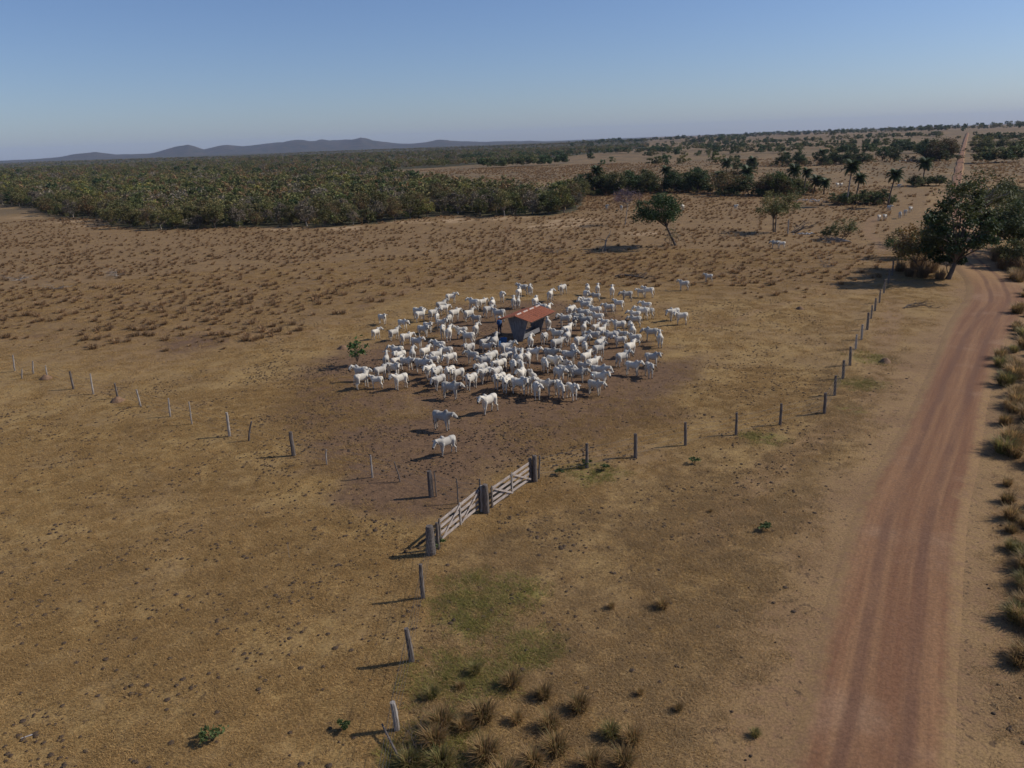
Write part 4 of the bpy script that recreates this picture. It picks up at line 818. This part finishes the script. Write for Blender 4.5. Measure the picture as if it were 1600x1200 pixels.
def cow_mesh(i, poll, muz, legs=(0, 0, 0, 0), horns=False, tone=1.0, lying=False):
    w = np.array((.67, .625, .545)) * tone; g = np.array((.50, .475, .44)) * tone; dk = np.array((.045, .04, .04)); hoof = np.array((.07, .06, .055)); pk = np.array((.54, .48, .41)) * tone
    zl = -.52 if lying else 0.0; poll = np.array(poll) + (-.07, 0, zl - (.13 if poll[2] > 1.3 else .03)); muz = np.array(muz) + (-.05, 0, zl - (.16 if poll[2] > 1.2 else .05)); o = lambda *p: np.array(p) + (0, 0, zl)
    pr = [(o(-.50, 0, 1.03), o(.36, 0, 1.01), .265, .29, w, 1.25), (o(-.66, 0, 1.13), o(-.40, 0, 1.12), .20, .22, w, .95), (o(-.3, 0, .95), o(.25, 0, .92), .235, .24, w, 1.2), (o(.40, 0, .97), o(.46, 0, 1.06), .25, .23, w, 1.25),
          (o(.30, 0, 1.30), o(.44, 0, 1.38), .12, .115, g), (o(.45, 0, 1.13), poll * .9 + o(.45, 0, 1.13) * .1, .235, .125, w, 1.35)]
    nk = o(.45, 0, 1.13); pr.append((o(.52, 0, .78), nk * .35 + poll * .65 + (0, 0, -.16), .06, .035, w, 1.6))
    hd = muz - poll; hd /= np.linalg.norm(hd); side = np.cross(hd, [0, 0, 1]); side /= np.linalg.norm(side); top = np.cross(side, hd)
    pr += [(poll, poll + hd * .26, .13, .112, w), (poll + hd * .22, muz - hd * .06, .10, .076, w), (muz - hd * .05, muz + hd * .02, .076, .066, dk), (poll + hd * .1 - top * .05, poll + hd * .28 - top * .06, .09, .07, w)]
    for s in (-1, 1):
        eb = poll + side * s * .09 + top * .02; pr.append((eb, eb + side * s * .21 + np.array([0, 0, -.07]), .038, .052, g, 1, .03)); pr.append((eb + side * s * .2 + np.array([0, 0, -.075]), eb + side * s * .24 + np.array([0, 0, -.09]), .05, .03, dk, 1, .02))
        ey = poll + hd * .13 + side * s * .092 + top * .025; pr.append((ey, ey + hd * .02, .026, .026, dk, 1, .01))
        if horns: pr.append((poll + side * s * .06 + top * .08, poll + side * s * .14 + top * .22, .032, .022, np.array((.2, .18, .16)), 1, .02))
    if not lying:
        fl, fr, hl, hr = legs
        for s, dx in ((1, fl), (-1, fr)):
            pr += [((.42, s * .15, .92), (.45 + dx * .4, s * .155, .47), .12, .058, w), ((.45 + dx * .4, s * .155, .47), (.44 + dx, s * .15, .11), .056, .042, pk), ((.44 + dx, s * .15, .10), (.455 + dx, s * .15, .05), .045, .05, hoof)]
        for s, dx in ((1, hl), (-1, hr)):
            pr += [((-.56, s * .13, 1.02), (-.50 + dx * .3, s * .165, .66), .19, .105, w), ((-.50 + dx * .3, s * .165, .66), (-.67 + dx * .7, s * .15, .46), .095, .056, w), ((-.67 + dx * .7, s * .15, .46), (-.63 + dx, s * .15, .11), .052, .042, pk), ((-.63 + dx, s * .15, .10), (-.615 + dx, s * .15, .05), .045, .05, hoof)]
    else:
        for s in (-1, 1): pr += [((.40, s * .2, .22), (.75, s * .2, .10), .11, .07, w), ((.75, s * .2, .09), (.50, s * .24, .06), .06, .05, pk), ((-.5, s * .24, .28), (-.15, s * .33, .12), .2, .1, w), ((-.15, s * .33, .09), (-.55, s * .36, .06), .06, .05, pk)]
    pr += [(o(-.83, 0, 1.16), o(-.90, .02, .85), .04, .032, w, 1, .03), (o(-.90, .02, .85), o(-.90, .03, .58), .032, .03, w, 1, .02), (o(-.90, .03, .58), o(-.89, .03, .40), .04, .028, dk, 1, .02)]
    V, Q, K = body(pr, (-1.05, -.75, -.08), (1.75, .75, 1.95), .032); V[:, 0] *= .85; V[:, 2] *= 1.03; return mesh('zebu_body%d' % i, V, Q, HIDE, K, True)
cow_protos = [cow_mesh(0, (1.0, 0, 1.52), (1.33, 0, 1.24)), cow_mesh(1, (.93, .20, 1.52), (1.10, .47, 1.26), (.05, -.05, .1, -.08)), cow_mesh(2, (.93, -.20, 1.52), (1.10, -.47, 1.26), (-.05, .06, -.1, .06), True),
              cow_mesh(3, (1.10, 0, 1.25), (1.38, .04, .93), (.12, -.10, -.12, .1)), cow_mesh(4, (1.14, .05, .66), (1.24, .08, .16), (.14, -.06, .05, -.1)), cow_mesh(5, (1.02, .06, 1.48), (1.36, .12, 1.22), (.18, -.16, -.18, .15)),
              cow_mesh(6, (.98, .03, 1.60), (1.30, .06, 1.40), (-.04, .04, .06, -.04), True, .9), cow_mesh(7, (1.06, .1, 1.36), (1.36, .22, 1.10), (.0, .08, -.06, .05), False, .76), cow_mesh(8, (.95, .1, 1.4), (1.25, .2, 1.15), lying=True, tone=.9)]
Z1 = """985 205 Rw;1245 250 Rw;1172 248 Lg;1330 255 A;1408 190 T;652 0 0;712 322 Rg;728 350 Rw;412 378 Rg;905 270 Rw;925 300 Rw;1012 335 Rw;840 335 Rw;865 372 T;965 385 Tg;1135 340 Rw;1192 385 Lg;1298 308 Rw;1380 335 Lg
580 422 Rg;792 445 Rg;752 470 Rg;905 420 Rg;912 470 T;975 485 A;1055 485 Lg;1125 525 Lg;1190 465 A;357 500 Rw;508 500 Rw;610 535 Rw;700 572 Rg;530 642 Lg;442 715 A;552 685 Lw;545 735 Rw;598 735 Rg;660 665 A;768 652 Rw;880 600 Lg;940 645 Lg;862 682 Rw
978 702 Lw;838 722 Lg;742 745 Rg;805 800 Lw;858 818 Lw;882 885 Lw;968 815 Tl;1036 832 Tl;1146 875 Tl;978 942 Rg;556 875 Lw;358 892 Lg;240 870 Rw;225 812 Lg;410 805 Rw;488 790 Rg;1132 622 Lw;1162 685 Lg;1268 580 Rw;1348 560 A;1285 618 Rg;1450 612 Rw;1322 688 Lw;1266 725 Lg;1450 695 Lw;1392 752 Lw
1545 705 A;1236 788 Lw;1264 825 Tl;1362 820 Lw;1384 870 Lw;1440 895 Tl;1536 765 T;1295 1048 Lw;1490 655 Rg;1572 905 Rg"""
Z2 = """145 128 Lg;195 140 A;110 165 A;75 238 A;95 246 A;475 130 Lw;372 180 A;248 238 A;305 290 Lg;355 298 A;685 138 A;668 182 T;767 135 A;750 202 Lg;888 148 A;1010 185 Lg;1135 170 Lg;1178 150 Lg;670 240 Lg;662 268 Lg;940 260 Lg;1485 98 Lg;550 305 Lw;858 292 Lg;1170 275 Lg;745 312 Lg;645 335 Lg;505 382 Lg;570 400 T;650 392 Lg;602 370 Lg;765 368 Lg;822 420 Lg
1075 350 Lg;1080 392 Lg;1140 318 Lg;1185 325 Lg;1402 328 Lw;1465 362 Lg;652 455 A;512 470 Rw;515 520 A;430 508 Lg;318 535 Lw;205 560 A;352 415 A;945 432 Lg;752 458 Rw;802 480 Rw;1060 475 A;1040 440 T;742 518 Lg;868 520 Lg;955 558 Lg;968 515 Lg;1072 545 Lg;1215 492 Lg;1288 538 A
630 560 Rw;660 612 T;785 580 Rw;778 630 Rw;568 628 T;430 578 Rw;235 660 Rg;372 660 Rg;530 680 Rg;672 692 Rw;180 700 T;106 702 A;332 745 T;92 765 T;132 830 T;395 725 Rg;482 758 Rg;492 808 Rg;662 775 Rg;712 745 Rw;446 825 Tr;605 822 Rg;785 802 Rg;785 858 Rg;975 692 Rw;1040 608 Rw;1062 770 Rg;1222 700 Rg;1198 785 T;158 905 Tr;266 945 T;345 925 Rg;410 935 T;552 955 Tr;745 928 Rg;18 890 Tl;222 812 Y"""
herd = []
for txt, ox in ((Z1, 520), (Z2, 790)):
    for it in txt.replace('\n', ';').split(';'):
        a = it.split()
        if a[2] == '0': continue
        herd.append([ox + .1875 * float(a[0]), 420 + .1875 * float(a[1]), a[2], 'herd'])
herd += [[690, 642, 'Rg', 'grey zebu standing alone between the herd and the gate, facing right'], [697, 682, 'Lw', 'white zebu standing alone nearest to the gates, facing left'], [1107, 428, 'Lg', 'zebu alone among tussocks beyond the right end of the herd'],
         [1212, 376, 'Lg', 'left one of two zebu by the tussocks below the round tree'], [1221, 377, 'Lg', 'right one of two zebu by the tussocks below the round tree'], [1374, 336, 'Lw', 'white zebu on the path left of the big tree, left of a pair'], [1383, 335, 'Lw', 'white zebu on the path left of the big tree, right of a pair'],
         [1407, 331, 'Tl', 'white zebu at the left end of the line by the roadside bushes'], [1415, 328, 'Tl', 'white zebu in the middle of the line by the roadside bushes'], [1423, 323, 'Lw', 'white zebu at the right end of the line by the roadside bushes'], [1390, 321, 'T', 'tiny white zebu at the foot of the tall leaning palm'],
         [948, 320, 'T', 'tiny white zebu in the open left of the purple tree'], [971, 321, 'T', 'tiny white zebu behind the purple tree trunk'], [1067, 320, 'Tl', 'tiny white zebu right of the leaning tree crown'], [1150, 320, 'T', 'tiny white zebu in the open left of the round tree'], [1309, 286, 'Lw', 'tiny white zebu left of the tallest palm, left one'], [1315, 286, 'Rw', 'tiny white zebu left of the tallest palm, right one'], [1405, 288, 'T', 'tiny white zebu far off between the leaning and stout palms'], [1406, 251, 'Lw', 'far white zebu before the far dark row, left one'], [1415, 250, 'Lw', 'far white zebu before the far dark row, middle one'], [1424, 249, 'Rw', 'far white zebu before the far dark row, right one']]
YAW = {'Rw': 38, 'Rg': -28, 'Lw': 228, 'Lg': 166, 'A': 82, 'T': 270, 'Tg': 255, 'Tl': 235, 'Tr': 305, 'Y': 120}
rg = random.Random(11); cows = []
for u, v, c, lb in herd:
    s = rg.choice((rg.uniform(.78, .95), rg.uniform(.80, .92), rg.uniform(.68, .95))); p = gp(u, v, 1.38 * s); yaw = math.radians(YAW[c] + rg.gauss(0, 9)); cows.append([p[0], p[1], yaw, s, c, u, v, lb])
XY = np.array([[c[0], c[1]] for c in cows]); X0 = XY.copy(); yw = np.array([c[2] for c in cows]); offs = np.array([-.46, -.05, .35, .72]); rad = np.array([.22, .24, .23, .12])
wall_pts = np.array([SH_A + np.array([math.cos(SH_ang), math.sin(SH_ang)]) * t for t in np.linspace(.2, SH_L - .2, 8)])
for it in range(60):
    D = np.stack([np.cos(yw), np.sin(yw)], 1); C = XY[:, None, :] + D[:, None, :] * offs[None, :, None]; mv = np.zeros_like(XY)
    for a in range(4):
        for b in range(4):
            d = C[:, None, a, :] - C[None, :, b, :]; L = np.linalg.norm(d, axis=-1) + 1e-6; np.fill_diagonal(L, 1e3); pen = np.clip(rad[a] + rad[b] - L, 0, None); mv += (d / L[..., None] * pen[..., None]).sum(1) * .28
        d = C[:, None, a, :] - wall_pts[None]; L = np.linalg.norm(d, axis=-1) + 1e-6; pen = np.clip(rad[a] + (.45 if a == 3 else .62) - L, 0, None); mv += (d / L[..., None] * pen[..., None]).sum(1) * .2
    XY += np.clip(mv, -.12, .12)
ORD = ['first', 'second', 'third', 'fourth', 'fifth', 'sixth', 'seventh', 'eighth', 'ninth', 'tenth', 'eleventh', 'twelfth', 'thirteenth', 'fourteenth', 'fifteenth', 'sixteenth', 'seventeenth', 'eighteenth', 'nineteenth', 'twentieth', 'twenty-first', 'twenty-second', 'twenty-third', 'twenty-fourth', 'twenty-fifth', 'twenty-sixth', 'twenty-seventh', 'twenty-eighth']
hi = sorted([i for i, c in enumerate(cows) if c[7] == 'herd'], key=lambda i: XY[i, 1]); nrow = 9; rows = [hi[len(hi) * k // nrow:len(hi) * (k + 1) // nrow] for k in range(nrow)]
ROWN = ['frontmost row', 'second row from the front', 'third row from the front', 'fourth row from the front', 'middle row', 'fourth row from the back', 'third row from the back', 'second row from the back', 'rearmost row']
face = {'R': 'facing right', 'L': 'facing left', 'A': 'seen from behind', 'T': 'facing viewer', 'Y': 'lying down'}
for k, row in enumerate(rows):
    for j, i in enumerate(sorted(row, key=lambda i: XY[i, 0])):
        c = cows[i][4]; cows[i][7] = '%s zebu %s, %s from left in the herd\'s %s' % ('greyish' if c.endswith('g') else 'white', face[c[0]], ORD[j], ROWN[k])
pick = {'Rw': (0, 1, 2, 3, 5, 6), 'Rg': (0, 2, 3, 7, 7, 5, 2), 'Lw': (0, 1, 3, 3, 5, 0), 'Lg': (0, 1, 6, 7, 5, 2), 'A': (0, 1, 2, 6), 'T': (0, 1, 2, 3), 'Tg': (7,), 'Tl': (0, 1, 3, 5), 'Tr': (0, 3, 7, 1), 'Y': (8,)}
for i, c in enumerate(cows):
    k = rg.choice(pick[c[4]]); o = link('zebu_cow', cow_protos[k], None, (XY[i, 0], XY[i, 1], float(T(*XY[i]))), c[2], c[3]); tag(o, c[7], 'cow', 'white zebu cattle')

# ------------------------------------------------------------------ person, drums
def person():
    sk = np.array((.20, .115, .08)); sh = np.array((.05, .11, .26)); je = np.array((.06, .075, .12)); bt = np.array((.05, .035, .025)); hr = np.array((.02, .015, .012))
    pr = [((0, 0, .98), (0, 0, 1.12), .135, .13, je, .8), ((0, 0, 1.10), (0, 0, 1.36), .135, .15, sh, .72), ((0, .12, 1.40), (0, -.12, 1.40), .075, .075, sh), ((0, 0, 1.42), (.01, 0, 1.52), .06, .055, sk), ((.015, 0, 1.60), (.02, 0, 1.68), .085, .095, sk), ((-.02, 0, 1.66), (-.02, 0, 1.71), .095, .09, hr),
          ((.105, 0, 1.635), (.125, 0, 1.61), .014, .018, sk, 1, .01), ((.095, -.02, 1.575), (.095, .02, 1.575), .012, .012, np.array((.13, .06, .05)), 1, .005)]
    for s in (-1, 1):
        pr += [((.0, s * .095, .95), (.02, s * .105, .52), .105, .065, je), ((.02, s * .105, .52), (.0, s * .11, .10), .065, .048, je), ((-.03, s * .11, .05), (.14, s * .125, .04), .048, .042, bt), ((.0, s * .18, 1.40), (-.01, s * .235, 1.13), .06, .048, sh), ((-.01, s * .235, 1.13), (.10, s * .22, .92), .042, .034, sk), ((.10, s * .22, .91), (.125, s * .215, .83), .034, .036, sk, 1, .02),
               ((.02, s * .092, 1.625), (.02, s * .10, 1.655), .018, .018, sk, 1, .01), ((.10, s * .034, 1.65), (.104, s * .034, 1.65), .011, .011, hr, 1, .004)]
        for f, dx in enumerate((-.026, -.009, .009, .026)): pr.append(((.13 + dx, s * .215, .82), (.145 + dx, s * .205, .74 + abs(dx) * .5), .011, .009, sk, 1, .006))
        pr.append(((.14, s * .20, .86), (.17, s * .175, .80), .012, .010, sk, 1, .008))
    V, Q, K = body(pr, (-.25, -.36, -.03), (.3, .36, 1.85), .0125, .03); p = gp(781, 524); e = empty('person', p, math.radians(-60)); tag(e, 'person in blue shirt and white hat standing left of the shelter', 'person')
    link('body', mesh('person_body', V, Q, CLOTH, K, True), e)
    mb = MB(); prof = [(.19, 1.695), (.20, 1.705), (.115, 1.715), (.11, 1.79), (.07, 1.815), (.005, 1.82)]; n = 18
    Vv = [(r * math.cos(6.2832 * i / n) + .005, r * .9 * math.sin(6.2832 * i / n), z) for r, z in prof for i in range(n)]; Ff = [(k * n + i, k * n + (i + 1) % n, (k + 1) * n + (i + 1) % n, (k + 1) * n + i) for k in range(len(prof) - 1) for i in range(n)]
    mb.add(Vv, Ff + [tuple(range(n))[::-1]]); mb.build('hat', WHITE, e, True)
person()
def half_drum(u, v, rz, lb):
    p = gp(u, v); e = empty('feed_tub', p, rz); tag(e, lb, 'tub', 'blue feed tubs'); n = 20; V = []; prof = [(.26, .0), (.285, .03), (.30, .2), (.31, .40), (.325, .42), (.325, .45), (.30, .45), (.285, .40), (.27, .06), (.0, .05)]
    V = [(r * math.cos(6.2832 * i / n), r * math.sin(6.2832 * i / n), z) for r, z in prof for i in range(n)]; Fc = [(k * n + i, k * n + (i + 1) % n, (k + 1) * n + (i + 1) % n, (k + 1) * n + i) for k in range(len(prof) - 1) for i in range(n)] + [tuple(range(n))[::-1]]
    link('shell', mesh('tub_shell', V, Fc, BLUE, smooth=True), e)
half_drum(777, 541, 0, 'light blue plastic feed tub left of the shelter'); half_drum(787, 536, 1, 'dark blue plastic feed tub nearest the shelter wall')

# ------------------------------------------------------------------ dead wood, mounds, litter
def dead_branches(name, base, seed, L, n, label, cat, mat=BARK, upright=.25, spread=1.0, az=None, r0=.07):
    rg = random.Random(seed); p = gp(*base); e = empty(name, p); tag(e, label, cat)
    for i in range(n):
        a = (az if az is not None else rg.uniform(0, 6.28)) + rg.gauss(0, .5) * spread; l = L * rg.uniform(.55, 1.0); pt = np.array([rg.uniform(-.3, .3), rg.uniform(-.3, .3), .05]); pts = [pt]; el = upright * rg.uniform(.3, 1.4); mb = MB()
        for k in range(5):
            a += rg.gauss(0, .25); el2 = el + rg.gauss(0, .15) - .06 * k; pt = pt + l / 5 * np.array([math.cos(a) * math.cos(el2), math.sin(a) * math.cos(el2), math.sin(el2)]); pt[2] = max(pt[2], .03); pts.append(pt)
            if k > 0:
                for q in range(2):
                    b = a + rg.choice((-1, 1)) * rg.uniform(.5, 1.0); m = pt + l * .16 * np.array([math.cos(b), math.sin(b), rg.uniform(.0, .6)]); t = m + l * .13 * np.array([math.cos(b + .4), math.sin(b + .4), rg.uniform(-.1, .5)]); m[2] = max(m[2], .03); t[2] = max(t[2], .03); mb.tube([pt, m, t], [r0 * .4, r0 * .28, r0 * .1], 4)
        mb.tube(pts, [r0, r0 * .9, r0 * .75, r0 * .6, r0 * .45, r0 * .2], 6); mb.build('branch', mat, e)
dead_branches('fallen_branches', (1240, 364), 1, 5.5, 5, 'large dead branches lying right of the round two-stemmed tree', 'branches', az=.2, upright=.4, r0=.10)
dead_branches('fallen_log', (965, 433), 2, 6.0, 3, 'long dark fallen log just behind the herd', 'log', az=-.1, upright=.04, spread=.3, r0=.14)
dead_branches('fallen_branches', (940, 396), 3, 3.6, 5, 'dark heap of fallen branches around the pale dead trunk', 'branches', upright=.15, r0=.08)
dead_branches('fallen_branches', (868, 396), 4, 3.0, 6, 'grey brush heap left of the pale dead trunk', 'branches', upright=.3, r0=.05)
dead_branches('fallen_log', (1325, 378), 5, 4.5, 4, 'pale bleached log under the sparse upright shrub', 'log', PALEBARK, az=2.9, upright=.06, spread=.4, r0=.11)
dead_branches('dead_shrub', (1290, 418), 6, 2.0, 8, 'grey leafless shrub in the grass before the roadside shadows', 'shrub', PALEBARK, upright=.9, r0=.025)
dead_branches('fallen_branches', (1415, 482), 7, 3.4, 4, 'dead branches on bare soil beside the fence end', 'branches', az=.3, upright=.12, r0=.05)
dead_branches('dead_shrub', (185, 432), 8, 2.6, 9, 'grey brush heap in the left of the brown field', 'shrub', PALEBARK, upright=.4, r0=.035)
dead_branches('dead_shrub', (30, 438), 9, 2.8, 9, 'grey brush heap at the left edge of the brown field', 'shrub', PALEBARK, upright=.25, r0=.035)
dead_branches('dead_shrub', (85, 452), 10, 2.4, 7, 'flattened grey brush right of the left-edge heap', 'shrub', PALEBARK, upright=.2, r0=.03)
dead_branches('dead_shrub', (645, 1175), 11, 1.1, 9, 'tangle of bare twigs at the bottom beside the fence', 'shrub', BARK, upright=.6, r0=.012)
p = gp(945, 393); e = empty('dead_tree', p); tag(e, 'pale broken dead trunk with two bare limbs behind the herd', 'dead tree')
MB().tube([(0, 0, -.2), (.05, 0, .9), (.25, 0, 1.9)], [.16, .13, .10], 8).build('trunk', PALEBARK, e)
MB().tube([(.25, 0, 1.9), (.7, 0, 2.6), (1.0, .2, 3.3)], [.08, .06, .02], 6).build('limb', PALEBARK, e); MB().tube([(.2, 0, 1.7), (-.6, 0, 2.0), (-1.5, .1, 1.9), (-2.2, 0, 1.4)], [.08, .06, .05, .02], 6).build('limb', BARK, e)
def mound(u, v, r, h, mat, lb, nm='termite_mound', cat='mound', seed=0):
    p = gp(u, v); rg = np.random.default_rng(seed); V = [(0, 0, h)]; n = 14
    for q, z in ((.25, .93), (.5, .68), (.78, .32), (1.0, .04), (1.05, -.15)):
        for i in range(n): a = 6.2832 * i / n; s = r * q * rg.uniform(.85, 1.15); V.append((s * math.cos(a), s * math.sin(a), h * z * rg.uniform(.9, 1.1)))
    Fc = [(0, 1 + i, 1 + (i + 1) % n) for i in range(n)] + [(1 + j * n + i, 1 + (j + 1) * n + i, 1 + (j + 1) * n + (i + 1) % n, 1 + j * n + (i + 1) % n) for j in range(4) for i in range(n)]
    o = link(nm, mesh(nm, V, Fc, mat, smooth=True), None, p); tag(o, lb, cat)
mound(184, 627, .5, .36, MOUND, 'reddish termite mound round a post of the left fence', seed=1); mound(1383, 566, .45, .35, MOUND, 'small brown mound on bare soil left of the road', seed=2); mound(1250, 483, .4, .3, MOUND, 'small reddish mound in the grass right of the herd', seed=3); mound(536, 545, .5, .32, MOUND, 'brown mound left of the green sapling', seed=4); mound(72, 592, .5, .35, MOUND, 'low reddish mound at the far left of the fence', seed=5)
for i, (u, v, s, lb) in enumerate([(1112, 302, 1.2, 'leftmost pale litter heap under the dark clump'), (1150, 305, 1.5, 'middle pale litter heap under the dark clump'), (1168, 304, 1.0, 'right pale litter heap under the dark clump'), (1255, 313, 1.8, 'long bluish-white litter heap under the short palms, left part'), (1282, 315, 1.6, 'bluish-white litter heap under the short palms, right part'), (1256, 366, .6, 'white rock among the fallen branches')]):
    q = gp(u, v); rr_ = np.random.default_rng(50 + i); mb = MB()
    for k in range(26):
        a = np.array([rr_.normal() * s * 1.3, rr_.normal() * s * .5, .05]); d = rr_.normal(size=3) * .3 * (.4 + .3 * s); d[2] = abs(d[2]) * .5; mb.beam(a, a + d + (.05, 0, 0), .12 + .2 * rr_.random(), .08 + .12 * rr_.random())
    tag(mb.build('litter_heap', STONE, loc=q), lb, 'heap')
p = gp(1231, 365); tag(link('wooden_post', post_mesh(3, 2.4, .12, PALEPOST), None, p), 'lone pale post right of the round two-stemmed tree', 'post')
p = gp(452, 872); tag(MB().tube([(0, 0, -.05), (.01, 0, .35), (.0, .02, .7)], [.008, .007, .004], 5).build('dry_stalk', PALEPOST, loc=p), 'single pale dry stalk in the left pasture', 'stalk')
p = gp(32, 1155); tag(MB().tube([(0, 0, .02), (.28, .16, .02)], [.018, .022], 6).build('white_stick', STONE, loc=p), 'short white stick lying at the lower left', 'stick')

# ------------------------------------------------------------------ haze
def haze():
    S_, z0, z1 = 17500, -16.0, 240.0; V = [(x, y, z) for z in (z0, z1) for x, y in ((-S_, -S_), (S_, -S_), (S_, S_), (-S_, S_))]
    m = bpy.data.materials.new('haze_air'); m.use_nodes = True; nt = m.node_tree; nt.nodes.remove(nt.nodes['Principled BSDF']); pv = nt.nodes.new('ShaderNodeVolumePrincipled')
    pv.inputs['Color'].default_value = (.60, .72, 1.0, 1); pv.inputs['Density'].default_value = 4.5e-5; pv.inputs['Anisotropy'].default_value = 0.0; nt.links.new(pv.outputs[0], nt.nodes['Material Output'].inputs['Volume'])
    o = link('haze', mesh('haze', V, [(3, 2, 1, 0), (4, 5, 6, 7), (0, 1, 5, 4), (1, 2, 6, 5), (2, 3, 7, 6), (3, 0, 4, 7)], m)); tag(o, 'thin blue haze in the dry air over the plain', None, kind='stuff')
haze()
